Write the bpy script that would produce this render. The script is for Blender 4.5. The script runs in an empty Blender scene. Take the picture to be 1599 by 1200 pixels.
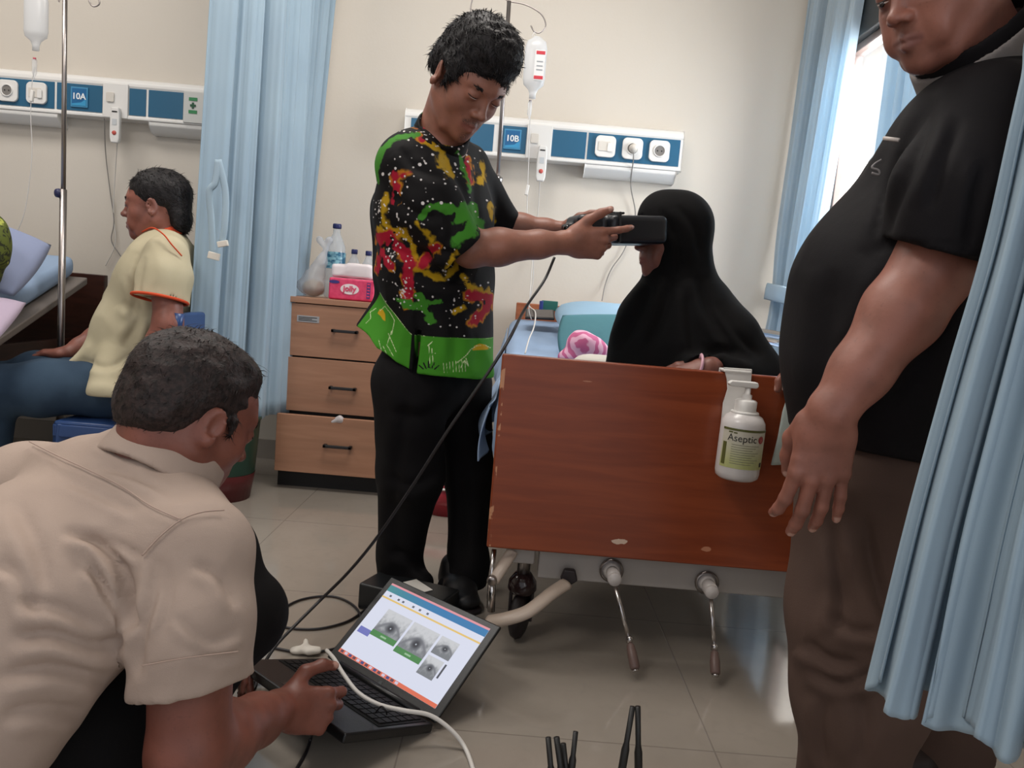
import bpy, bmesh, math, random
import numpy as np
from mathutils import Vector, Matrix
random.seed(7); RNG = np.random.default_rng(7)
SC = bpy.context.scene; COL = SC.collection
W, H = 1599, 1200
# ---------------------------------------------------------------- camera
F_PX = 1200.0; PITCH = math.radians(6.5); ROLL = math.radians(4.8); CAMZ = 0.84
C0 = np.array([0, 0, CAMZ])
_F = np.array([0, math.cos(PITCH), -math.sin(PITCH)]); _R0 = np.array([1., 0, 0]); _U0 = np.array([0, math.sin(PITCH), math.cos(PITCH)])
_R = _R0*math.cos(ROLL) + _U0*math.sin(ROLL); _U = _U0*math.cos(ROLL) - _R0*math.sin(ROLL)
cd = bpy.data.cameras.new('camera'); cam = bpy.data.objects.new('camera', cd); COL.objects.link(cam)
cd.lens = F_PX/W*36; cd.sensor_width = 36; cd.clip_start = 0.05
m = Matrix.Identity(4)
for i in range(3):
    m[i][0] = _R[i]; m[i][1] = _U[i]; m[i][2] = -_F[i]; m[i][3] = C0[i]
cam.matrix_world = m; SC.camera = cam
def at(x, y, Y):
    """point seen at photo pixel (x, y) on the vertical plane Y metres from the camera"""
    d = _F + _R*(x-W/2)/F_PX - _U*(y-H/2)/F_PX
    return C0 + d*(Y/d[1])
def atz(x, y, z):
    d = _F + _R*(x-W/2)/F_PX - _U*(y-H/2)/F_PX
    return C0 + d*((z-CAMZ)/d[2])
# ---------------------------------------------------------------- light
SC.view_settings.view_transform = 'Standard'; SC.view_settings.look = 'None'
SC.view_settings.exposure = 1.25; SC.view_settings.gamma = 1.0; SC.view_settings.use_curve_mapping = False
wd = bpy.data.worlds.new('world'); SC.world = wd; wd.use_nodes = True
bg = wd.node_tree.nodes['Background']; bg.inputs[0].default_value = (0.93, 0.94, 1.0, 1); bg.inputs[1].default_value = WORLD_STR if 'WORLD_STR' in globals() else 0.33
def area(name, loc, size, power, target, col=(1, 1, 1), sy=None):
    l = bpy.data.lights.new(name, 'AREA'); l.energy = power; l.size = size; l.color = col
    if sy: l.shape = 'RECTANGLE'; l.size_y = sy
    o = bpy.data.objects.new(name, l); COL.objects.link(o); o.location = loc
    o.rotation_euler = (Vector(target)-Vector(loc)).to_track_quat('-Z', 'Y').to_euler()
    return o
area('window_daylight', (1.62, 2.75, 1.45), 1.1, 42, (0, 2.4, 0.8), (0.94, 0.97, 1.0), 1.3)
area('fill_beside_camera', (1.55, -0.9, 1.5), 1.8, 6, (-0.6, 1.6, 0.6), (0.94, 0.97, 1.0), 1.5)  # added fill light, standing for an unseen window beside the camera
area('overhead_light', (-0.2, 2.1, 2.85), 1.2, 15, (-0.2, 2.1, 0), (1.0, 0.94, 0.88), 0.6)
area('overhead_light', (-2.3, 2.3, 2.85), 1.2, 10, (-2.3, 2.4, 0), (1.0, 0.96, 0.92), 0.6)  # added fill that brightens the left back wall; no fixture seen there
area('overhead_light', (-1.5, 0.3, 2.85), 1.2, 12, (-1.2, 0.6, 0), (1.0, 0.94, 0.88), 0.6)
# ---------------------------------------------------------------- materials
def lin(c):
    c = [v/255 for v in c]
    return tuple(v/12.92 if v <= .04045 else ((v+.055)/1.055)**2.4 for v in c) + (1,)
MATS = {}
class NT:
    def __init__(s, name):
        s.m = bpy.data.materials.new(name); s.m.use_nodes = True; s.t = s.m.node_tree; s.b = s.t.nodes['Principled BSDF']
    def n(s, typ, **kw):
        nd = s.t.nodes.new(typ)
        for k, v in kw.items():
            if k.startswith('i_'):
                key = k[2:]; key = int(key) if key.isdigit() else key.replace('_', ' ')
                nd.inputs[key].default_value = v
            else: setattr(nd, k, v)
        return nd
    def l(s, a, b): s.t.links.new(a, b)
    def math(s, op, a, b=None, c=None, clamp=False):
        nd = s.n('ShaderNodeMath', operation=op, use_clamp=clamp)
        for i, v in enumerate((a, b, c)):
            if v is None: continue
            if hasattr(v, 'links'): s.l(v, nd.inputs[i])
            else: nd.inputs[i].default_value = v
        return nd.outputs[0]
    def mix(s, f, a, b):
        nd = s.n('ShaderNodeMix', data_type='RGBA')
        for i, v in ((0, f), (6, a), (7, b)):
            if hasattr(v, 'links'): s.l(v, nd.inputs[i])
            else: nd.inputs[i].default_value = v
        return nd.outputs[2]
    def noise(s, scale, detail=3, coord=None, vec=None, dist=0, rough=.5):
        nd = s.n('ShaderNodeTexNoise', i_Scale=scale, i_Detail=detail, i_Distortion=dist, i_Roughness=rough)
        if vec is None:
            vec = s.coords(coord)
        s.l(vec, nd.inputs['Vector']); return nd.outputs[0]
    def coords(s, scale=None, which='Object'):
        tc = s.n('ShaderNodeTexCoord'); o = tc.outputs[which]
        if scale:
            mp = s.n('ShaderNodeMapping'); mp.inputs['Scale'].default_value = scale; s.l(o, mp.inputs[0]); o = mp.outputs[0]
        return o
    def ss(s, v, lo, hi):
        nd = s.n('ShaderNodeMapRange', interpolation_type='SMOOTHSTEP', clamp=True)
        s.l(v, nd.inputs[0]); nd.inputs[1].default_value = lo; nd.inputs[2].default_value = hi
        return nd.outputs[0]
    def attr(s, name): return s.n('ShaderNodeAttribute', attribute_name=name).outputs['Fac']
    def bump(s, h, dist=.002, strength=.5):
        b = s.n('ShaderNodeBump', i_Strength=strength, i_Distance=dist); s.l(h, b.inputs['Height']); s.l(b.outputs[0], s.b.inputs['Normal'])
def mat(name, rgb=(128, 128, 128), rough=.6, metal=0, rgb2=None, nscale=8, stretch=None, bump=0, bscale=60, trans=0, emit=None, estr=1, sheen=0, alpha=1, spec=None, coat=0, ior=None):
    if name in MATS: return MATS[name]
    t = NT(name); b = t.b
    b.inputs['Base Color'].default_value = lin(rgb); b.inputs['Roughness'].default_value = rough; b.inputs['Metallic'].default_value = metal
    if spec is not None: b.inputs['Specular IOR Level'].default_value = spec
    if coat: b.inputs['Coat Weight'].default_value = coat; b.inputs['Coat Roughness'].default_value = .15
    if trans: b.inputs['Transmission Weight'].default_value = trans
    if ior: b.inputs['IOR'].default_value = ior
    if alpha < 1: b.inputs['Alpha'].default_value = alpha
    if sheen: b.inputs['Sheen Weight'].default_value = sheen
    if emit: b.inputs['Emission Color'].default_value = lin(emit); b.inputs['Emission Strength'].default_value = estr
    if rgb2 is not None:
        f = t.noise(nscale, 4, coord=stretch); f = t.ss(f, .3, .7); t.l(t.mix(f, lin(rgb), lin(rgb2)), b.inputs['Base Color'])
    if bump:
        t.bump(t.noise(bscale, 3, coord=stretch), bump)
    MATS[name] = t.m; return t.m
# ---------------------------------------------------------------- object helpers
def A(v): return np.asarray(v, float)
def unit(v): v = A(v); return v/(np.linalg.norm(v)+1e-12)
def root_of(o):
    while o.parent: o = o.parent
    return o
def link(name, V, Fc, mt=None, parent=None, smooth=True, attrs=None, origin=None, bevel=0, seg=2):
    V = A(V).reshape(-1, 3)
    if parent is not None: org = A(root_of(parent).location)
    else: org = A(origin) if origin is not None else A([V[:, 0].mean(), V[:, 1].mean(), V[:, 2].min()])
    me = bpy.data.meshes.new(name)
    if isinstance(Fc, np.ndarray) and Fc.ndim == 2 and len(Fc):
        n = Fc.shape[1]; me.vertices.add(len(V)); me.vertices.foreach_set('co', (V-org).astype(np.float32).ravel())
        me.loops.add(Fc.size); me.loops.foreach_set('vertex_index', Fc.astype(np.int32).ravel())
        me.polygons.add(len(Fc)); me.polygons.foreach_set('loop_start', np.arange(0, Fc.size, n, dtype=np.int32))
        me.update(calc_edges=True); me.validate()
    else:
        me.from_pydata([tuple(v) for v in (V-org)], [], [tuple(int(i) for i in f) for f in Fc])
    me.polygons.foreach_set('use_smooth', [bool(smooth)]*len(me.polygons))
    if attrs:
        for k, a in attrs.items():
            at_ = me.attributes.new(k, 'FLOAT', 'POINT'); at_.data.foreach_set('value', A(a).astype(np.float32))
    if mt is not None: me.materials.append(mt)
    o = bpy.data.objects.new(name, me); COL.objects.link(o)
    if parent is not None: o.parent = parent
    else: o.location = org
    if bevel:
        b = o.modifiers.new('bevel', 'BEVEL'); b.width = bevel; b.segments = seg; b.limit_method = 'ANGLE'; b.harden_normals = False
        me.polygons.foreach_set('use_smooth', [True]*len(me.polygons))
        try: o.modifiers.new('wn', 'WEIGHTED_NORMAL')
        except Exception: pass
    return o
def thing(name, label, cat, loc, group=None):
    o = bpy.data.objects.new(name, None); COL.objects.link(o); o.location = tuple(loc); o.empty_display_size = .05
    o['label'] = label; o['category'] = cat
    if group: o['group'] = group
    return o
def tag(o, label, cat, group=None):
    o['label'] = label; o['category'] = cat
    if group: o['group'] = group
    return o
def frame(x, y=None, z=None):
    return None
class MB:
    def __init__(s): s.v = []; s.f = []; s.n = 0
    def add(s, V, Fc):
        V = A(V); s.v.append(V); s.f += [tuple(int(i)+s.n for i in f) for f in Fc]; s.n += len(V); return s
    def box(s, lo, hi, M=None):
        (a, b, c), (d, e, f) = lo, hi
        V = A([[a, b, c], [d, b, c], [d, e, c], [a, e, c], [a, b, f], [d, b, f], [d, e, f], [a, e, f]])
        if M is not None: V = V@A(M)[:3, :3].T + A(M)[:3, 3]
        return s.add(V, [(0, 3, 2, 1), (4, 5, 6, 7), (0, 1, 5, 4), (1, 2, 6, 5), (2, 3, 7, 6), (3, 0, 4, 7)])
    def tube(s, pts, r, n=12, caps=True, ell=None, up=None):
        pts = A(pts); m_ = len(pts); r = np.broadcast_to(A(r), (m_,)) if np.ndim(r) < 2 else r
        T = np.gradient(pts, axis=0); T /= np.linalg.norm(T, axis=1)[:, None]+1e-12
        nrm = A(up) if up is not None else (A([0, 0, 1.]) if abs(T[0][2]) < .9 else A([1., 0, 0]))
        V = []
        for i in range(m_):
            nrm = nrm - T[i]*np.dot(nrm, T[i]); nrm = nrm/(np.linalg.norm(nrm)+1e-12); bi = np.cross(T[i], nrm)
            for k in range(n):
                a = 2*math.pi*k/n
                V.append(pts[i] + (nrm*math.cos(a)*(ell or 1) + bi*math.sin(a))*r[i])
        Fc = [(i*n+k, i*n+(k+1) % n, (i+1)*n+(k+1) % n, (i+1)*n+k) for i in range(m_-1) for k in range(n)]
        if caps: Fc += [tuple(range(n))[::-1], tuple((m_-1)*n+k for k in range(n))]
        return s.add(V, Fc)
    def lathe(s, prof, n=32, M=None, caps=True):
        V = []; m_ = len(prof)
        for (r, z) in prof:
            for k in range(n):
                a = 2*math.pi*k/n; V.append([r*math.cos(a), r*math.sin(a), z])
        V = A(V)
        if M is not None: V = V@A(M)[:3, :3].T + A(M)[:3, 3]
        Fc = [(i*n+k, i*n+(k+1) % n, (i+1)*n+(k+1) % n, (i+1)*n+k) for i in range(m_-1) for k in range(n)]
        if caps: Fc += [tuple(range(n))[::-1], tuple((m_-1)*n+k for k in range(n))]
        return s.add(V, Fc)
    def grid(s, P, thick=0):
        P = A(P); a, b = P.shape[:2]
        idx = lambda i, j: i*b+j
        Fc = [(idx(i, j), idx(i+1, j), idx(i+1, j+1), idx(i, j+1)) for i in range(a-1) for j in range(b-1)]
        return s.add(P.reshape(-1, 3), Fc)
    def prism(s, poly, depth, M=None):
        """poly: list of (x, z); extruded along local y from 0 to depth"""
        n = len(poly); V = [[x, 0, z] for x, z in poly] + [[x, depth, z] for x, z in poly]; V = A(V)
        if M is not None: V = V@A(M)[:3, :3].T + A(M)[:3, 3]
        Fc = [tuple(range(n)), tuple(range(2*n-1, n-1, -1))] + [(i, i+n, (i+1) % n+n, (i+1) % n) for i in range(n)]
        return s.add(V, Fc)
    def build(s, name, mt, parent=None, smooth=False, **kw):
        V = np.concatenate(s.v); return link(name, V, s.f, mt, parent, smooth, **kw)
def TR(loc, ex=(1, 0, 0), ey=(0, 1, 0), ez=(0, 0, 1), s=1):
    M = np.eye(4); M[:3, 0] = A(ex)*s; M[:3, 1] = A(ey)*s; M[:3, 2] = A(ez)*s; M[:3, 3] = A(loc); return M
def euler(rx, ry, rz, loc=(0, 0, 0), s=1):
    from mathutils import Euler
    R = np.array(Euler([math.radians(a) for a in (rx, ry, rz)], 'XYZ').to_matrix()); M = np.eye(4); M[:3, :3] = R*s; M[:3, 3] = loc; return M
def spline(pts, n=40):
    """Catmull-Rom through the points"""
    P = A(pts); P = np.vstack([2*P[0]-P[1], P, 2*P[-1]-P[-2]]); out = []
    m_ = len(P)-3; per = max(2, n//m_)
    for i in range(m_):
        p0, p1, p2, p3 = P[i:i+4]
        for t in np.linspace(0, 1, per, endpoint=False):
            out.append(.5*((2*p1)+(p2-p0)*t+(2*p0-5*p1+4*p2-p3)*t*t+(3*p1-p0-3*p2+p3)*t**3))
    out.append(P[-2]); return A(out)
def text(name, body, size, M, mt, parent, depth=.0006, warp=None, bold=0, align='CENTER', label=None):
    """lettering as mesh: local x right, local z up, faces local -y"""
    cu = bpy.data.curves.new(name, 'FONT'); cu.body = body; cu.size = size; cu.align_x = align; cu.align_y = 'CENTER'; cu.extrude = depth; cu.offset = bold
    o = bpy.data.objects.new(name, cu); COL.objects.link(o)
    me = bpy.data.meshes.new_from_object(o.evaluated_get(bpy.context.evaluated_depsgraph_get()))
    bpy.data.objects.remove(o); V = np.array([v.co for v in me.vertices]); Fc = [tuple(p.vertices) for p in me.polygons]; bpy.data.meshes.remove(me)
    V = np.stack([V[:, 0], -V[:, 2], V[:, 1]], 1)
    if warp: V = warp(V)
    V = V@A(M)[:3, :3].T + A(M)[:3, 3]
    return link(name, V, Fc, mt, parent, False)
# ---------------------------------------------------------------- implicit solids (smooth unions -> one continuous mesh)
def smin(a, b, k):
    h = np.clip(.5+.5*(b-a)/k, 0, 1); return b*(1-h)+a*h - k*h*(1-h)
class S:
    def __init__(s): s.ops = []; s.M = np.eye(4); s.lo = A([9e9]*3); s.hi = -s.lo; s.disp = None
    def sc(s): return np.linalg.norm(s.M[:3, 0])
    def p(s, v): return s.M[:3, :3]@A(v) + s.M[:3, 3]
    def d(s, v): return s.M[:3, :3]@A(v)/s.sc()
    def _add(s, fn, lo, hi, k, op):
        s.ops.append((fn, lo-k*1.5-.01, hi+k*1.5+.01, k, op))
        if op == 'u': s.lo = np.minimum(s.lo, lo); s.hi = np.maximum(s.hi, hi)
        return s
    def cap(s, a, b, ra, rb=None, k=.01, op='u'):
        rb = ra if rb is None else rb; q = s.sc(); a = s.p(a); b = s.p(b); ra *= q; rb *= q; k *= q; ab = b-a; L = max(ab@ab, 1e-9)
        def fn(P):
            t = np.clip((P-a)@ab/L, 0, 1); return np.linalg.norm(P-a-t[:, None]*ab, axis=1)-(ra+(rb-ra)*t)
        r = max(ra, rb); return s._add(fn, np.minimum(a, b)-r, np.maximum(a, b)+r, k, op)
    def chain(s, pts, rs, k=.01, op='u'):
        for i in range(len(pts)-1): s.cap(pts[i], pts[i+1], rs[i], rs[i+1], k, op)
        return s
    def ell(s, c, r, R=None, k=.01, op='u'):
        q = s.sc(); c = s.p(c); r = A(r)*q; k *= q; Rw = s.M[:3, :3]/q
        if R is not None: Rw = Rw@A(R)[:3, :3]
        def fn(P):
            v = (P-c)@Rw; k0 = np.linalg.norm(v/r, axis=1); k1 = np.linalg.norm(v/(r*r), axis=1)+1e-9; return k0*(k0-1)/k1
        m_ = max(r); ext = np.sqrt(((Rw*r)**2).sum(1)); return s._add(fn, c-ext, c+ext, k, op)
    def ecap(s, a, b, ra, rb, side, k=.02, op='u'):
        """limb or trunk section with an oval cross-section; side = direction of the first radius"""
        q = s.sc(); a = s.p(a); b = s.p(b); side = s.d(side); ra = A(ra)*q; rb = A(rb)*q; k *= q
        ab = b-a; L = max(ab@ab, 1e-9); ax = ab/math.sqrt(L); sd = unit(side-ax*(side@ax)); nn = np.cross(ax, sd)
        def fn(P):
            v = P-a; t = np.clip(v@ab/L, 0, 1); w = v-t[:, None]*ab; r = ra+(rb-ra)*t[:, None]; rm = r.min(1)
            x = w@sd; y = w@nn; z = w@ax
            k0 = np.sqrt((x/r[:, 0])**2+(y/r[:, 1])**2+(z/rm)**2); k1 = np.sqrt((x/r[:, 0]**2)**2+(y/r[:, 1]**2)**2+(z/rm**2)**2)+1e-9
            return k0*(k0-1)/k1
        m_ = max(ra.max(), rb.max()); return s._add(fn, np.minimum(a, b)-m_, np.maximum(a, b)+m_, k, op)
    def echain(s, pts, rs, side, k=.03):
        for i in range(len(pts)-1): s.ecap(pts[i], pts[i+1], rs[i], rs[i+1], side if np.ndim(side) == 1 else side[i], k)
        return s
    def box(s, c, h, R=None, r=.005, k=.005, op='u'):
        q = s.sc(); c = s.p(c); h = A(h)*q; r *= q; k *= q; Rw = s.M[:3, :3]/q
        if R is not None: Rw = Rw@A(R)[:3, :3]
        def fn(P):
            v = np.abs((P-c)@Rw)-(h-r); return np.linalg.norm(np.maximum(v, 0), axis=1)+np.minimum(v.max(1), 0)-r
        ext = np.abs(Rw*h).sum(1); return s._add(fn, c-ext, c+ext, k, op)
    def merge(s, o, k=.01):
        s.ops.append((lambda P: o.eval(P, False), o.lo-k-.02, o.hi+k+.02, k, 'u')); s.lo = np.minimum(s.lo, o.lo); s.hi = np.maximum(s.hi, o.hi); return s
    def clip(s, p0, n, k=.002, lim=None):
        """cut away everything on the n side of the plane through p0 (within radius lim of p0)"""
        p0 = s.p(p0); n = unit(s.d(n))
        def fn(P):
            d = -((P-p0)@n)
            if lim: d = np.maximum(d, np.linalg.norm(P-p0, axis=1)-lim)
            return d
        big = A([99.]*3); s.ops.append((fn, -big, big, k, 's')); return s
    def eval(s, P, cull=True):
        D = np.full(len(P), 1.0)
        for fn, lo, hi, k, op in s.ops:
            if cull:
                m_ = np.all((P > lo) & (P < hi), axis=1)
                if not m_.any(): continue
                Q = P[m_]; d0 = D[m_]
            else: Q = P; d0 = D
            f = fn(Q)
            if op == 'u': r = smin(d0, f, max(k, 1e-5))
            else: r = -smin(-d0, f, max(k, 1e-5))
            if cull: D[m_] = r
            else: D = r
        if s.disp is not None: D = D + s.disp(P)
        return D
    def polygonise(s, h=.005):
        B = 8; lo = s.lo-3*h; n = np.ceil((s.hi-s.lo+6*h)/h).astype(int); nb = (n+B-1)//B; N = nb*B
        g = np.stack(np.meshgrid(*[np.arange(k) for k in nb], indexing='ij'), -1).reshape(-1, 3)
        cen = lo+(g*B+(B-1)/2)*h; dc = s.eval(cen, False)
        act = np.abs(dc) < B*h*.9*1.5+.004
        D = np.ones(tuple(N), np.float32)
        D4 = D.reshape(nb[0], B, nb[1], B, nb[2], B)
        sgn = np.where(dc < 0, -1., 1.).reshape(nb)
        D4[:] = sgn[:, None, :, None, :, None]
        loc = np.stack(np.meshgrid(*[np.arange(B)]*3, indexing='ij'), -1).reshape(-1, 3)
        ga = g[act]
        for i in range(0, len(ga), 1500):
            gg = ga[i:i+1500]; P = (lo+(gg[:, None, :]*B+loc[None])*h).reshape(-1, 3)
            d = s.eval(P).reshape(len(gg), B, B, B)
            for j, (a, b, c) in enumerate(gg): D4[a, :, b, :, c, :] = d[j]
        ins = D < 0
        cnt = np.zeros(tuple(N-1), np.int8)
        for a in (0, 1):
            for b in (0, 1):
                for c in (0, 1): cnt += ins[a:N[0]-1+a, b:N[1]-1+b, c:N[2]-1+c]
        cells = np.argwhere((cnt > 0) & (cnt < 8)); vid = np.full(tuple(N-1), -1, np.int32)
        vid[tuple(cells.T)] = np.arange(len(cells))
        cor = [(a, b, c) for a in (0, 1) for b in (0, 1) for c in (0, 1)]
        val = np.stack([D[tuple((cells+A(c).astype(int)).T)] for c in cor], 1)
        pos = np.zeros((len(cells), 3)); num = np.zeros(len(cells))
        for i in range(8):
            for j in range(i+1, 8):
                if sum(abs(x-y) for x, y in zip(cor[i], cor[j])) != 1: continue
                a, b = val[:, i], val[:, j]; cr = (a < 0) != (b < 0); t = np.where(cr, a/np.where(cr, a-b, 1), 0)
                pos += np.where(cr[:, None], A(cor[i])+t[:, None]*(A(cor[j])-A(cor[i])), 0); num += cr
        V = lo+(cells+pos/num[:, None])*h
        Fs = []
        for ax in range(3):
            u, w = [(1, 2), (2, 0), (0, 1)][ax]
            s0 = [slice(1, -1)]*3; s1 = [slice(1, -1)]*3; s0[ax] = slice(0, -1); s1[ax] = slice(1, None)
            a = ins[tuple(s0)]; b = ins[tuple(s1)]; e = np.argwhere(a != b)
            off = A([1, 1, 1]).astype(int); off[ax] = 0; e = e+off; sg = ins[tuple(e.T)]
            du = np.zeros(3, int); du[u] = 1; dw = np.zeros(3, int); dw[w] = 1
            q = np.stack([vid[tuple((e-du-dw).T)], vid[tuple((e-dw).T)], vid[tuple(e.T)], vid[tuple((e-du).T)]], 1)
            Fs.append(np.where(sg[:, None], q, q[:, ::-1]))
        Fc = np.concatenate(Fs); Fc = Fc[(Fc >= 0).all(1)]
        return V, Fc
    def build(s, name, mt, parent=None, h=.005, smooth=1, attrs=None, post=None, **kw):
        V, Fc = s.polygonise(h)
        for _ in range(smooth): V = relax(V, Fc, .5)
        if post is not None: V = post(V, normals(V, Fc))
        at_ = attrs(V) if attrs else None
        o = link(name, V, Fc, mt, parent, True, attrs=at_, **kw); o['_n'] = 0; del o['_n']
        s.V, s.F = V, Fc
        return o
def relax(V, Fc, f=.5):
    acc = np.zeros_like(V); n = np.zeros(len(V))
    for i in range(4):
        a = Fc[:, i]; b = Fc[:, (i+1) % 4]
        for k in range(3): acc[:, k] += np.bincount(a, V[b, k], len(V))+np.bincount(b, V[a, k], len(V))
        n += np.bincount(a, minlength=len(V))+np.bincount(b, minlength=len(V))
    n = np.maximum(n, 1); return V*(1-f)+acc/n[:, None]*f
def normals(V, Fc):
    n = np.cross(V[Fc[:, 2]]-V[Fc[:, 0]], V[Fc[:, 3]]-V[Fc[:, 1]]); N_ = np.zeros_like(V)
    for i in range(4):
        for k in range(3): N_[:, k] += np.bincount(Fc[:, i], n[:, k], len(V))
    return N_/(np.linalg.norm(N_, axis=1)[:, None]+1e-12)
def folds(seed, amp, freq, stretch=(1, 1, 1), n=5):
    """soft cloth-fold displacement field"""
    r = np.random.default_rng(seed); st = A(stretch); dirs = r.normal(size=(n, 3))*st; ph = r.uniform(0, 6.28, n); fr = freq*r.uniform(.6, 1.5, n)
    d2 = r.normal(size=(n, 3)); 
    def fn(P):
        o = np.zeros(len(P))
        for i in range(n):
            dd = dirs[i]/np.linalg.norm(dirs[i]); w = .6*np.sin(P@d2[i]*freq*.35+ph[i]*2)
            o += np.sin(P@dd*fr[i]+ph[i]+w*2)
        return amp*(np.abs(o/n*2)-.6)
    return fn
# ================================================================ MATERIALS OF THE PLACE
WALL_Y, RIGHT_X = 3.5, 1.26
white_plastic = mat('white_plastic', (226, 224, 220), .35)
warm_plastic = mat('warm_plastic', (214, 208, 198), .4)
chrome = mat('chrome', (190, 186, 184), .18, 1)
steel = mat('brushed_steel', (165, 158, 155), .32, 1)
black_plastic = mat('black_plastic', (22, 21, 23), .45)
rubber = mat('black_rubber', (30, 22, 24), .5)
blue_panel = mat('blue_panel', (34, 92, 124), .4)
dark_gap = mat('dark_gap', (25, 22, 22), .8)
sheet_blue = mat('pale_blue_sheet', (138, 160, 188), .85, rgb2=(146, 168, 196), bump=.004, bscale=14)
def curtain_mat(name='curtain_cloth', tl=.22, ca=(158, 180, 196), cb=(168, 190, 204)):
    t = NT(name); c = t.mix(t.ss(t.noise(3, 2), .3, .7), lin(ca), lin(cb))
    t.l(c, t.b.inputs['Base Color']); t.b.inputs['Roughness'].default_value = .75; t.b.inputs['Sheen Weight'].default_value = .15
    t.bump(t.noise(400, 2), .0006, .3)
    out = t.t.nodes['Material Output']; tr = t.n('ShaderNodeBsdfTranslucent'); tr.inputs[0].default_value = lin((170, 196, 212))
    mx = t.n('ShaderNodeMixShader'); mx.inputs[0].default_value = tl; t.l(t.b.outputs[0], mx.inputs[1]); t.l(tr.outputs[0], mx.inputs[2]); t.l(mx.outputs[0], out.inputs[0])
    return t.m
curtain_cloth = curtain_mat(); backlit_cloth = curtain_mat('backlit_curtain_cloth', .45, (184, 200, 210), (194, 208, 216))  # second is a paler copy: the window's glow is put into its colour
def wood(name, a, b, scale=(3, 3, 40), rough=.35, chips=None):
    t = NT(name); v = t.coords(scale); f = t.noise(3, 5, vec=v, dist=.6); c = t.mix(t.ss(f, .3, .72), lin(a), lin(b))
    f2 = t.noise(1.1, 2, vec=v); c = t.mix(t.math('MULTIPLY', t.ss(f2, .4, .75), .35), c, lin(tuple(max(0, int(x*.72)) for x in a)))
    t.l(c, t.b.inputs['Base Color']); t.b.inputs['Roughness'].default_value = rough; t.bump(f, .0006, .3); return t.m
board_wood = wood('orange_brown_laminate', (138, 68, 38), (158, 80, 46), (1.2, 3, 14), .32)
edge_wood = wood('worn_edge_wood', (150, 84, 52), (172, 104, 70), (3, 3, 22), .4)
drawer_wood = wood('light_wood_laminate', (158, 114, 88), (168, 124, 97), (1.5, 3, 16), .45)
dark_wood = wood('dark_brown_wood', (52, 26, 18), (66, 34, 24), (3, 3, 20), .4)
# ================================================================ ROOM SHELL
def struct(o): o['kind'] = 'structure'; return o
def floor_mat():
    t = NT('glossy_beige_floor_tile'); v = t.coords()
    mp = t.n('ShaderNodeMapping'); mp.inputs['Location'].default_value = (-.06+3, -.1+3, 0); t.l(v, mp.inputs[0])
    sx = t.n('ShaderNodeSeparateXYZ'); t.l(mp.outputs[0], sx.inputs[0]); ds = []
    for o in (sx.outputs[0], sx.outputs[1]):
        q = t.math('DIVIDE', o, .6); fr = t.math('FRACT', q); ds.append(t.math('ABSOLUTE', t.math('SUBTRACT', fr, .5)))
    joint = t.ss(t.math('MAXIMUM', ds[0], ds[1]), .4965, .4985)
    n1 = t.ss(t.noise(2.2, 5), .3, .75); base = t.mix(n1, lin((138, 130, 120)), lin((150, 142, 132)))
    sp = t.ss(t.noise(26, 4, dist=1), .45, .8); base = t.mix(t.math('MULTIPLY', sp, .25), base, lin((130, 122, 114)))
    base = t.mix(t.math('MULTIPLY', joint, .55), base, lin((98, 90, 84)))
    t.l(base, t.b.inputs['Base Color']); r = t.math('ADD', t.math('MULTIPLY', t.noise(3, 3), .06), .07); t.l(r, t.b.inputs['Roughness'])
    t.b.inputs['Specular IOR Level'].default_value = .7
    t.bump(t.math('MULTIPLY', joint, -1.), .001, .3); return t.m
fl = MB().box((-4.2, -2.2, -.08), (RIGHT_X+.12, WALL_Y+.1, 0)).build('floor', floor_mat()); struct(fl)
wall_m = mat('cream_wall_paint', (208, 200, 188), .7, rgb2=(202, 194, 182), nscale=.9, bump=.0006, bscale=90)
struct(MB().box((-4.2, WALL_Y, 0), (RIGHT_X+.12, WALL_Y+.12, 3.0)).build('wall_back', wall_m))
struct(MB().box((-4.32, -2.2, 0), (-4.2, WALL_Y+.12, 3.0)).build('wall_left', wall_m))
WY0, WY1, WZ0, WZ1 = 2.05, 3.30, .55, 1.95      # window opening in the right wall
r = MB()
r.box((RIGHT_X, WY1, 0), (RIGHT_X+.14, WALL_Y+.12, 3)); r.box((RIGHT_X, -.1, 0), (RIGHT_X+.14, WY0, 3)); r.box((RIGHT_X, WY0, 0), (RIGHT_X+.14, WY1, WZ0)); r.box((RIGHT_X, WY0, WZ1+.14), (RIGHT_X+.14, WY1, 3))
r.box((RIGHT_X, -2.2, 0), (RIGHT_X+.14, -1.7, 3)); r.box((RIGHT_X, -1.7, 0), (RIGHT_X+.14, -.1, .6)); r.box((RIGHT_X, -1.7, 2.1), (RIGHT_X+.14, -.1, 3))
struct(r.build('wall_right', wall_m))
struct(MB().box((-4.2, -2.2, 2.95), (RIGHT_X+.12, WALL_Y+.1, 3.05)).build('ceiling', mat('white_ceiling', (225, 220, 212), .8)))
frame_m = mat('window_frame_brown', (118, 100, 92), .45); head_m = mat('dark_blind_box', (44, 46, 46), .5)
w = MB()
w.box((RIGHT_X+.0, WY0, WZ0), (RIGHT_X+.05, WY0+.05, WZ1)); w.box((RIGHT_X, WY1-.04, WZ0), (RIGHT_X+.05, WY1, WZ1)); w.box((RIGHT_X, WY0, WZ0-.0), (RIGHT_X+.05, WY1, WZ0+.04)); w.box((RIGHT_X, WY0, WZ1-.03), (RIGHT_X+.05, WY1, WZ1))
w.box((RIGHT_X-.012, 2.84, WZ0), (RIGHT_X+.045, 2.885, WZ1))
wo = struct(w.build('window_1', frame_m, bevel=.003))
MB().box((RIGHT_X-.03, WY0-.05, WZ1), (RIGHT_X+.05, WY1, WZ1+.17)).build('window_head', head_m, wo, bevel=.004)
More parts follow.
